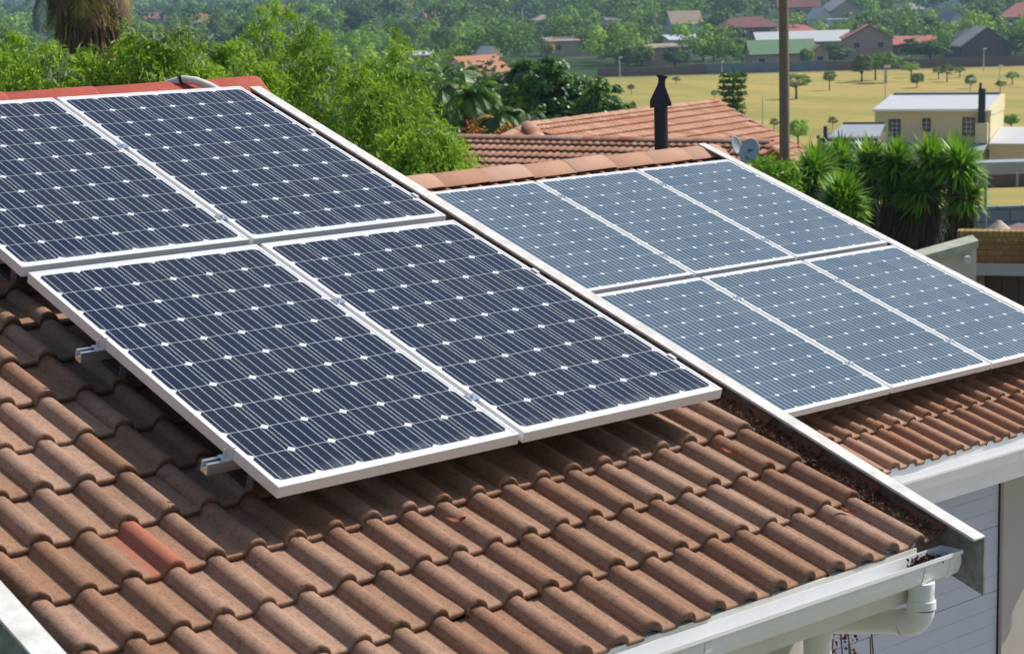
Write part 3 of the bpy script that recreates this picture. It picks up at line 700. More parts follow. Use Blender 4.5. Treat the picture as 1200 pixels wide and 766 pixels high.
o = slope_tiles('gablet', gl + (A0 - gl) * .12 + Vector((0, 0, 0)), g2 + (A0 - g2) * .12, dB, s1, .1, M['tile_nb'], nb, pitch=.17)[0] if False else None
b = B(); b.add([A0 - NBL - ns * .02, gl - NBL, g2 - NBL], [(0, 1, 2)]); b.out('gablet', M['orange_roof'], nb)
b = B()
ctr = (B0 + B1) / 2; rotB = math.atan2((B1 - B0).y, (B1 - B0).x); hl = (B1 - B0).length / 2
def wallbox(c, ang, hx, hy, z0, z1):
    e = []
    for sx, sy in ((-1, -1), (1, -1), (1, 1), (-1, 1)):
        e.append((c.x + math.cos(ang) * hx * sx - math.sin(ang) * hy * sy, c.y + math.sin(ang) * hx * sx + math.cos(ang) * hy * sy))
    V = [Vector((x, y, z)) - NBL for z in (z0, z1) for x, y in e]
    b.add(V, [(0, 3, 2, 1), (4, 5, 6, 7), (0, 1, 5, 4), (1, 2, 6, 5), (2, 3, 7, 6), (3, 0, 4, 7)])
wallbox(ctr, rotB, hl - .3, 3.9, gz(ctr.x, ctr.y) - .5, zB - 4.3 * tn)
cA = (A0 + A1) / 2 - aX * .9; wallbox(cA, math.atan2(aX.y, aX.x), (A1 - A0).length / 2 - .9, 3.2, gz(cA.x, cA.y) - .8, zA - 3.5 * tn)
b.out('wall', M['tan_wall'], nb)
# satellite dishes on the neighbour's wall end
def dish(label, px, py, d, r, m, yaw, mark, back=False):
    p = at(px, d, py); t = thing('satellite_dish', label, 'satellite dish', (p.x, p.y, p.z - 1.2), (0, 0, FACE + yaw), 'satellite dishes beside the orange roof')
    V = []; F = []; nr, na = 7, 28
    for i in range(nr + 1):
        rr = r * i / nr
        for j in range(na):
            a = 2 * PI * j / na; V.append((rr * math.cos(a) * .86, -.28 * (rr * rr) / r * (1) + .0, rr * math.sin(a)))
    for i in range(nr):
        for j in range(na): F.append((i * na + j, i * na + (j + 1) % na, (i + 1) * na + (j + 1) % na, (i + 1) * na + j))
    o = obj('reflector', V, F, m, t, smooth=True); o.location = (0, 0, 1.2); o.rotation_euler = (-.35, 0, 0)
    md = o.modifiers.new('s', 'SOLIDIFY'); md.thickness = .012
    if mark:
        b = B()
        for k, (x, z, w_, h_, s_) in enumerate(((-.10, .03, .05, .09, 0), (-.03, .02, .02, .09, .2), (.015, .04, .05, .05, 0), (.075, .045, .018, .10, .3), (-.11, -.04, .10, .015, 0))):
            b.box(x, x + w_, -.024, -.019, z, z + h_)
        mk = b.out('printed_mark', M['mark_blue'], o); mk.scale = (r * 2.2, 1, r * 1.6)
    b = B(); b.tube([(0, .05, 1.2), (0, .18, 1.05), (0, .18, -.4)], .022, 8); b.out('mast', M['dish_grey'], t)
    b = B(); b.tube([(0, -.02, 1.2 - r * .95), (0, -.42 * r * 1.6, 1.2 - r * .35)], .012, 6); b.tube([(0, -.42 * r * 1.5, 1.2 - r * .4), (0, -.42 * r * 1.9, 1.2 - r * .28)], .03, 8); b.out('receiver_arm', M['dish_grey'], t)
dish('pale blue oval satellite dish with a dark printed mark, behind the lower verge', 880, 178, 35, .235, M['dish'], -.62, True)
dish('grey satellite dish half hidden behind the pale blue one', 861, 172, 35.9, .20, M['dish_grey'], .9, False)
# ============================================================ STREET POLE
p = gr(920, 36); b = B(); t = thing('utility_pole', 'tall weathered brown timber pole rising out of the picture beyond the lower roof', 'pole', p)
b.tube([(0, 0, -.3), (-.01, 0, 4), (-.04, 0, 9.4)], [.112, .098, .080], 14); b.out('shaft', M['pole'], t, smooth=True)
b = B(); b.box(-.9, .8, -.06, .06, 8.7, 8.82, .01)
for x in (-.8, -.3, .25, .7): b.tube([(x, 0, 8.82), (x, 0, 8.98)], [.03, .045], 8)
b.out('cross_arm', M['pole'], t)
# ============================================================ YUCCAS
def yucca(label, px, d, heads, lean=0):
    p = gr(px, d); t = thing('yucca_tree', label, 'yucca', p, group='yucca trees beyond the lower roof')
    G = []; K = []; b = B()
    for (hx, hy, hz, r, sk) in heads:
        nn = 330
        th = rng.uniform(0, 2 * PI, nn); el_ = np.arcsin(rng.uniform(-.42, 1, nn))
        d0 = np.stack([np.cos(th) * np.cos(el_), np.sin(th) * np.cos(el_), np.sin(el_)], 1); Ls = r * rng.uniform(.72, 1.12, nn)
        base = np.array([hx, hy, hz]) + d0 * .05 + np.array([0, 0, 1]) * rng.uniform(-.18, .05, nn)[:, None]
        side = np.cross(d0, [0, 0, 1.0]); side /= np.linalg.norm(side, axis=1)[:, None] + 1e-6
        mid = base + d0 * Ls[:, None] * .55; tip = base + d0 * Ls[:, None] + np.array([0, 0, -1]) * (Ls * .11 * (1.1 - np.sin(el_)))[:, None]
        wd = .028
        G.append(np.stack([base - side * wd * .7, base + side * wd * .7, mid + side * wd, mid - side * wd], 1)); G.append(np.stack([mid - side * wd, mid + side * wd, tip + side * .002, tip - side * .002], 1))
        ns_ = int(190 * sk)
        th = rng.uniform(0, 2 * PI, ns_); z0 = hz - rng.uniform(.12, .12 + 1.1 * sk, ns_)
        rd = rng.uniform(.05, .12, ns_); bs = np.stack([hx + np.cos(th) * rd, hy + np.sin(th) * rd, z0], 1)
        dd = np.stack([np.cos(th) * .45, np.sin(th) * .45, -np.ones(ns_)], 1); dd *= (rng.uniform(.35, .62, ns_))[:, None]; side = np.stack([-np.sin(th), np.cos(th), np.zeros(ns_)], 1)
        K.append(np.stack([bs - side * .016, bs + side * .016, bs + dd + side * .006, bs + dd - side * .006], 1))
        b.tube([(0, 0, -.3), (hx * .35, hy * .35, hz * .45), (hx, hy, hz)], [.17, .12, .07], 9)
    quads('leaf_rosette', np.concatenate(G), L['yucca'], t); quads('dead_leaf_skirt', np.concatenate(K), L['skirt'], t); b.out('trunk', M['bark'], t, smooth=True)
def hz_(px, py, d): return at(px, d, py).z - gr(px, d).z
def heads(px, d, lst):
    out = []
    for (x, y, r, sk) in lst:
        off = at(x, d, y) - at(px, d, y); out.append((off.x + rng.normal(0, .12), off.y + rng.normal(0, .12), hz_(x, y, d), r, sk))
    return out
for (lb, px, d, lst) in (
    ('leftmost yucca, partly behind the timber pole', 936, 34, [(938, 200, .46, .5), (955, 228, .36, .4)]),
    ('low yucca in front of the others with two bright rosettes', 1004, 30, [(988, 232, .46, .5), (1013, 240, .46, .7)]),
    ('bushy yucca second from the pole', 968, 36, [(968, 194, .56, .8), (955, 206, .45, .6)]),
    ('yucca behind the bright low one, third from the pole', 996, 36.5, [(993, 190, .56, .8), (1008, 214, .5, 1)]),
    ('tall yucca left of the middle of the row', 1024, 35, [(1022, 188, .50, 1), (1032, 216, .5, 1)]),
    ('middle yucca of the row with a dark trunk skirt', 1054, 34.5, [(1053, 190, .52, 1.2), (1062, 222, .5, 1.2)]),
    ('tall yucca with long dead leaves hanging down its trunk', 1085, 34, [(1088, 188, .54, 1.6), (1078, 225, .5, 1.8)]),
    ('yucca second from the right end of the row', 1112, 34.6, [(1112, 186, .54, 1.6), (1104, 224, .48, 1.7)]),
    ('rightmost yucca of the row leaning over the block wall', 1124, 33.4, [(1135, 192, .54, 1.8), (1120, 232, .46, 1.9)])):
    yucca(lb, px, d, heads(px, d, lst))
# small bright shrub left of the pole foot
broad_tree('garden_shrub', 'bright green shrub between the orange roof and the timber pole', gr(903, 33) + Vector((0, 0, 0)), hz_(903, 184, 33), .42, .6, L['yucca'], 36, 50, .16, .05, 2, .05, cr=.22)
# ============================================================ WALLS, FENCES AND GARAGE ON THE RIGHT
def long_wall(name, label, cat, pa, pb, h, th, m, nseg=8, cap=None, postm=None, capm=None):
    pa, pb = Vector(pa), Vector(pb); d = pb - pa; a = math.atan2(d.y, d.x); t = thing(name, label, cat, pa, (0, 0, a)); Ln = Vector((d.x, d.y)).length
    V = []; F = []
    for i in range(nseg + 1):
        f = i / nseg; q = pa + d * f; z = gz(q.x, q.y) - pa.z
        zt = (pb.z - pa.z) * f + h
        for y in (-th / 2, th / 2): V += [(f * Ln, y, z - .3), (f * Ln, y, zt)]
    for i in range(nseg):
        k = i * 4; F += [(k, k + 4, k + 5, k + 1), (k + 2, k + 3, k + 7, k + 6), (k + 1, k + 5, k + 7, k + 3)]
    k = nseg * 4; F += [(0, 1, 3, 2), (k, k + 2, k + 3, k + 1)]
    obj('panel', V, F, m, t)
    if postm:
        n = max(2, int(Ln / cap));
        for i in range(n + 1):
            f = i / n; q = pa + d * f; b = B(); b.box(f * Ln - .07, f * Ln + .07, -th / 2 - .05, th / 2 + .05, gz(q.x, q.y) - pa.z - .3, (pb.z - pa.z) * f + h + .06); b.out('post', postm, t)
    return t
def blockmat(name, c, c2, bw, bh):
    def ex(t, b, tc, _):
        br = t.nodes.new('ShaderNodeTexBrick'); mp = t.nodes.new('ShaderNodeMapping'); mp.inputs['Rotation'].default_value = (PI / 2, 0, 0)
        t.links.new(tc.outputs['Object'], mp.inputs[0]); t.links.new(mp.outputs[0], br.inputs['Vector'])
        br.inputs['Color1'].default_value = (*c, 1); br.inputs['Color2'].default_value = (*c2, 1); br.inputs['Mortar'].default_value = (c[0] * .6, c[1] * .6, c[2] * .6, 1)
        br.inputs['Scale'].default_value = 1; br.inputs['Brick Width'].default_value = bw; br.inputs['Row Height'].default_value = bh; br.inputs['Mortar Size'].default_value = bh * .07
        t.links.new(br.outputs[0], b.inputs['Base Color'])
    return mat(name, c, .9, extra=ex)
M['block'] = blockmat('grey_blue_concrete_block', (.20, .25, .31), (.24, .29, .35), .6, .30)
M['brick'] = blockmat('ochre_brick', (.22, .12, .06), (.31, .18, .08), .22, .078)
M['soldier'] = blockmat('upright_ochre_brick', (.38, .26, .10), (.30, .19, .07), .078, .26)
a_ = gr(1010, 47); b_ = gr(1235, 47); a_.z = b_.z = -7.2
h_ = at(1180, 47, 243).z - a_.z
long_wall('block_wall', 'grey blue concrete block wall behind the yucca trees', 'wall', a_, b_, h_, .2, M['block'])
p = gr(1156, 46.7); b = B(); b.tube([(0, 0, -.3), (0, 0, h_ + .55)], .04, 8); o = b.out('fence_post', M['dish_grey']); o.location = p; tag(o, 'thin grey post standing against the block wall', 'post')
a_ = gr(1100, 104); b_ = gr(1240, 104)
hh_ = hz_(1180, 196, 104)
M['fence_dk'] = mat('dark_brown_timber_fence', (.085, .058, .048), .9, noise=(1, (.14, .1, .08), .6))
long_wall('timber_fence', 'dark brown boundary fence with pale posts behind the yellow grass strip', 'fence', a_, b_, hh_ * .62, .1, M['fence_dk'], cap=1.9, postm=M['dish_grey'])
o = long_wall('grey_lean_to', 'low grey roofed strip directly behind the dark brown fence', 'shed', gr(1105, 107), gr(1240, 107), hz_(1180, 188, 107) * .95, 1.6, M['grey_sheet'])
# brick garage at the right edge
p = gr(1158, 27); gy = FACE - .30
ztop = hz_(1165, 272, 27)
bg_ = thing('brick_garage', 'ochre face brick garage with a dark door at the right edge', 'garage', p, (0, 0, gy))
xl = -(1158 - 1125) / FPX * 27
b = B(); b.box(xl, 4.6, 0, .24, ztop - .55, ztop - .14); b.box(xl + .02, 4.6, .24, 3.4, -.3, ztop - .75); b.box(xl, xl + .36, 0, .24, -.3, ztop - .55); b.box(3.2, 4.6, 0, .24, -.3, ztop - .55); b.out('wall', M['brick'], bg_)
b = B(); b.box(xl + .0, 4.6, .25, 3.5, ztop - .75, ztop - .66); b.out('roof', M['mauve_roof'], bg_)
b = B(); b.box(xl - .02, 4.62, -.02, .26, ztop - .14, ztop); b.out('parapet', M['soldier'], bg_)
b = B(); b.box(xl + .10, 4.5, -.035, .02, ztop - .62, ztop - .45); b.out('lintel', M['grey_sheet'], bg_)
b = B()
for k in range(12): b.box(xl + .36 + k * .235, xl + .36 + k * .235 + .225, .18, .235, -.3, ztop - .6)
b.out('garage_door', M['fence_dk'], bg_)
b = B(); b.tube([(.1, 1.1, ztop - .68), (.1, 1.1, ztop - .1), (.1, 1.1, ztop + .02)], [.2, .17, .03], 14); b.out('roof_vent', M['tan_wall'], bg_, smooth=True)
# mossy wall left of the garage
p = gr(1108, 26); t = thing('mossy_wall', 'low pale wall with a mossy sloping top beside the brick garage', 'wall', p, (0, 0, FACE - .1))
z1 = hz_(1120, 283, 26); z0 = hz_(1080, 300, 26)
b = B(); b.add([(-.55, 0, -.3), (.42, 0, -.3), (.42, 0, z1 - .1), (-.55, 0, z0 - .22), (-.55, 0.5, -.3), (.42, 0.5, -.3), (.42, 0.5, z1 - .1), (-.55, 0.5, z0 - .22)], [(0, 1, 2, 3), (5, 4, 7, 6), (1, 5, 6, 2), (4, 0, 3, 7), (3, 2, 6, 7)]); b.out('wall_face', M['wall_w'], t)
M['moss'] = mat('mossy_concrete', (.56, .57, .50), .95, noise=(4, (.30, .34, .20), .8), bump=(20, .5, .01))
b = B(); b.add([(-.60, -.06, z0 - .22), (.44, -.06, z1 - .10), (.44, 0.56, z1 - .1), (-.60, 0.56, z0 - .22), (-.60, -.06, z0 - .10), (.44, -.06, z1), (.44, 0.56, z1), (-.60, 0.56, z0 - .10)], [(0, 1, 2, 3), (7, 6, 5, 4), (0, 4, 5, 1), (1, 5, 6, 2), (2, 6, 7, 3), (3, 7, 4, 0)]); b.out('coping', M['moss'], t)
b = B(); b.tube([(.28, -.05, z1 - .24), (.28, -.22, z1 - .24)], .05, 10); b.out('wall_light', M['white_wall'], t)
# mauve roof behind the garage
p = gr(1200, 42); t = thing('low_outbuilding', 'low outbuilding with a mauve brown roof between the brick garage and the block wall', 'outbuilding', p, (0, 0, FACE + .2))
hh = hz_(1195, 264, 42) - .28; b = B(); b.box(-.1, 2, 0, 2, -.3, hh - .35); b.out('wall', M['tan_wall'], t)
b = B(); b.extr([(-.35, hh - .35), (1.0, hh), (2.4, hh - .3), (2.4, hh - .38), (1.0, hh - .1), (-.35, hh - .42)], 'y', -.2, 2.2); b.out('roof', M['mauve_roof'], t)
# cloth on a stand behind the yuccas
p = gr(1090, 40); V = []; F = []
zc = hz_(1090, 277, 40)
for i in range(10):
    for j in range(6):
        x = (i / 9 - .5) * .42; z = zc + (j / 5 - .5) * .16 + .04 * math.sin(i * 1.3); V.append((x, .06 * math.sin(i * 1.7 + j), z))
for i in range(9):
    for j in range(5): q = i * 6 + j; F.append((q, q + 6, q + 7, q + 1))
t = thing('washing_line', 'pale blue washing hung low between the yucca trunks', 'washing', p, (0, 0, FACE))
o = obj('cloth', V, F, M['blue_wall'], t, smooth=True); o.modifiers.new('s', 'SOLIDIFY').thickness = .01
b = B(); b.tube([(-.8, 0, zc + .09), (.8, 0, zc + .09)], .008, 6); b.tube([(-.8, 0, -.3), (-.8, 0, zc + .3)], .025, 8); b.tube([(.8, 0, -.3), (.8, 0, zc + .3)], .025, 8); b.out('line_posts', M['white_wall'], t)
# ============================================================ CREAM TWO STOREY HOUSE
D = 126; p = gr(1100, D); s = D / FPX
ch = thing('cream_house', 'cream two storey house with a flat white roof and dark flue by the yellow field', 'house', p, (0, 0, FACE - .40))
zz = lambda y, x=1100: hz_(x, y, D)
xl, xr = -(1100 - 1025) * s, (1160 - 1100) * s
zE = zz(130); zB0 = zz(168)
b = B(); b.box(xl, xr, 0, 5.6, -.5, zE); b.box(xl, xl + .25, .5, 5.3, zE - .05, zE + .0)
b.add([(xr - .22, -.02, zE - .3), (xr + .05, -.02, zE - .3), (xr + .05, 5.65, zE - .3), (xr - .22, 5.65, zE - .3), (xr - .22, -.02, zE + .02), (xr + .05, -.02, zE + .02), (xr + .05, 5.65, zE + .75), (xr - .22, 5.65, zE + .75)], [(0, 3, 2, 1), (4, 5, 6, 7), (0, 1, 5, 4), (1, 2, 6, 5), (2, 3, 7, 6), (3, 0, 4, 7)])
b.out('wall', M['cream_wall'], ch)
b = B(); b.add([(xl - .1, -.25, zE + .02), (xr - .24, -.25, zE + .02), (xr - .24, 5.4, zE + .62), (xl - .1, 5.4, zE + .62), (xl - .1, -.25, zE + .12), (xr - .24, -.25, zE + .12), (xr - .24, 5.4, zE + .72), (xl - .1, 5.4, zE + .72)], [(0, 3, 2, 1), (4, 5, 6, 7), (0, 1, 5, 4), (1, 2, 6, 5), (2, 3, 7, 6), (3, 0, 4, 7)]); b.out('roof', M['white_sheet'], ch)
b = B(); b.box(xl + .1, xr - .25, 5.42, 5.6, zE + .5, zE + .86); b.out('parapet', M['slate_fence'], ch)
b = B(); b.box(xl - .1, xr - .24, -.36, -.26, zE - .03, zE + .08); b.out('gutter', M['white'], ch)
for (x0, x1, y0, y1, nx, ny) in ((1041.5, 1055.5, 140, 161.5, 3, 4), (1081.5, 1091, 139, 155, 2, 3), (1128, 1142.5, 138, 160, 3, 4)):
    X0, X1, Z1, Z0 = (x0 - 1100) * s, (x1 - 1100) * s, zz(y0), zz(y1)
    b = B(); f = .07
    b.box(X0, X0 + f, -.05, .03, Z0, Z1); b.box(X1 - f, X1, -.05, .03, Z0, Z1); b.box(X0 + f, X1 - f, -.05, .03, Z0, Z0 + f); b.box(X0 + f, X1 - f, -.05, .03, Z1 - f, Z1)
    fr = b.out('window', M['frame_br'], ch)
    b = B(); b.box(X0 + f, X1 - f, -.02, .0, Z0 + f, Z1 - f); b.out('pane', M['window'], fr)
    b = B()
    for k in range(1, nx): x = X0 + (X1 - X0) * k / nx; b.box(x - .02, x + .02, -.045, -.022, Z0 + f, Z1 - f)
    for k in range(1, ny): z = Z0 + (Z1 - Z0) * k / ny; b.box(X0 + f, X1 - f, -.04, -.023, z - .02, z + .02)
    b.out('glazing_bars', M['lamp_grey'], fr)
b = B(); b.box((1147 - 1100) * s, (1154.5 - 1100) * s, -.42, -.02, zz(144), zz(104), .03); b.box((1147.5 - 1100) * s, (1150 - 1100) * s, -.30, -.1, zz(104), zz(97)); b.out('flue', M['black'], ch)
b = B(); b.box((1144 - 1100) * s, (1158 - 1100) * s, -.45, -.002, zB0, zz(144)); b.out('chimney_breast', M['cream_wall'], ch)
b = B(); b.extr([(-2.0, zz(172) - .1), (-.01, zB0), (-.01, zB0 - .12), (-2.0, zz(172) - .2)], 'x', xl + .2, xr - .1); b.out('veranda_roof', M['grey_sheet'], ch)
b = B()
for x in (xl + .4, -1, 1.6, xr - .3): b.box(x - .08, x + .08, -1.9, -1.74, -.5, zz(172) - .15)
b.out('veranda_post', M['cream_wall'], ch)
b = B(); b.box((1154 - 1100) * s, (1160.5 - 1100) * s, -.03, .0, -.3, zz(176)); b.out('door', M['frame_br'], ch)
b = B(); b.box(xr + .06, xr + 7, -.6, 3.6, -.5, zz(170)); b.out('side_wing', M['cream_wall'], ch)
b = B(); b.add([(xr + .06, -.9, zz(170) + .02), (xr + 7, -.9, zz(170) + .02), (xr + 7, 3.8, zz(170) + .75), (xr + .06, 3.8, zz(170) + .75), (xr + .06, -.9, zz(170) + .14), (xr + 7, -.9, zz(170) + .14), (xr + 7, 3.8, zz(170) + .87), (xr + .06, 3.8, zz(170) + .87)], [(0, 3, 2, 1), (4, 5, 6, 7), (0, 1, 5, 4), (1, 2, 6, 5), (2, 3, 7, 6), (3, 0, 4, 7)]); b.out('side_roof', M['white_sheet'], ch)
b = B(); b.box(xl + .35, xl + .5, -.04, .0, zz(153), zz(151)); b.out('wall_lamp', M['black'], ch)
# annex with flat roofs on the left
p = gr(990, 118); s = 118 / FPX; t = thing('flat_roofed_annex', 'low flat roofed outbuilding with grey and white roof sheets left of the cream house', 'outbuilding', p, (0, 0, FACE - .3))
z2 = hz_(990, 153, 118); b = B(); b.box(-30 * s, 38 * s, 0, 5, -.5, z2 - .5); b.out('wall', M['dark_wall'], t)
b = B(); b.add([(-27 * s, -0.5, z2 - .85), (38 * s, -0.5, z2 - .85), (36 * s, 5, z2 - .1), (-15 * s, 5, z2 - .1), (-27 * s, -0.5, z2 - .75), (38 * s, -0.5, z2 - .75), (36 * s, 5, z2), (-15 * s, 5, z2)], [(0, 3, 2, 1), (4, 5, 6, 7), (0, 1, 5, 4), (1, 2, 6, 5), (2, 3, 7, 6), (3, 0, 4, 7)]); b.out('roof', M['grey_sheet'], t)
b = B(); b.box(-15 * s, 36 * s, 5.01, 5.2, z2 - .3, z2 + .12); b.out('parapet', M['dark_wall'], t)
b = B(); b.box(-42 * s, 40 * s, -3.2, -1.25, z2 - 1.45, z2 - 1.3); b.out('canopy', M['white_sheet'], t)
b = B(); b.box(-24 * s, -20 * s, -.4, 0, z2 - .9, z2 + .25, .02); b.box(-32 * s, -29 * s, -.4, 0, z2 - 0.5, z2 - .3, .02); b.out('roof_vent', M['black'], t)
# small white gabled dormer behind the orange roof
# ============================================================ FAR HOUSES
def far_house(label, px, d, w_, dp, h, rh, yaw, wm, rm, kind='gable', gable_front=False, wins=2, name='far_house', over=.35, cat='house'):
    p = gr(px, d); t = thing(name, label, cat, p, (0, 0, FACE + yaw), group='houses beyond the yellow field')
    x0, x1, y0, y1 = -w_ / 2, w_ / 2, 0, dp
    b = B(); b.box(x0, x1, y0, y1, -1, h)
    if kind == 'gable':
        if gable_front: b.extr([(x0, h), (0, h + rh * .97), (x1, h)], 'y', y0, y1)
        else: b.extr([(y0, h), (dp / 2, h + rh * .97), (y1, h)], 'x', x0, x1)
    b.out('wall', wm, t)
    b = B(); o_ = over; th = .16
    if kind == 'gable' and gable_front:
        sl = rh / (w_ / 2); b.extr([(x0 - o_, h - o_ * sl), (0, h + rh), (x1 + o_, h - o_ * sl), (x1 + o_, h - o_ * sl + th), (0, h + rh + th), (x0 - o_, h - o_ * sl + th)], 'y', y0 - o_, y1 + o_)
    elif kind == 'gable':
        sl = rh / (dp / 2); b.extr([(y0 - o_, h - o_ * sl), (dp / 2, h + rh), (y1 + o_, h - o_ * sl), (y1 + o_, h - o_ * sl + th), (dp / 2, h + rh + th), (y0 - o_, h - o_ * sl + th)], 'x', x0 - o_, x1 + o_)
    elif kind == 'hip':
        i = min(w_, dp) / 2; V = [(x0 - o_, y0 - o_, h - .1), (x1 + o_, y0 - o_, h - .1), (x1 + o_, y1 + o_, h - .1), (x0 - o_, y1 + o_, h - .1), (x0 + i, dp / 2, h + rh), (x1 - i, dp / 2, h + rh)]
        b.add(V, [(0, 1, 5, 4), (1, 2, 5), (2, 3, 4, 5), (3, 0, 4), (3, 2, 1, 0)])
    else:
        b.add([(x0 - o_, y0 - o_, h), (x1 + o_, y0 - o_, h), (x1 + o_, y1 + o_, h + rh), (x0 - o_, y1 + o_, h + rh), (x0 - o_, y0 - o_, h + th), (x1 + o_, y0 - o_, h + th), (x1 + o_, y1 + o_, h + rh + th), (x0 - o_, y1 + o_, h + rh + th)], [(0, 3, 2, 1), (4, 5, 6, 7), (0, 1, 5, 4), (1, 2, 6, 5), (2, 3, 7, 6), (3, 0, 4, 7)])
    b.out('roof', rm, t)
    for k in range(wins):
        x = x0 + w_ * (k + .5) / wins; b = B(); zb = h - 1.75; b.box(x - .6, x + .6, -.06, .02, zb, zb + 1.15); f = b.out('window', M['frame_w'], t)
        b = B(); b.box(x - .52, x + .52, -.08, -.061, zb + .08, zb + 1.07); b.out('pane', M['window'], f)
    return t
m_ = M
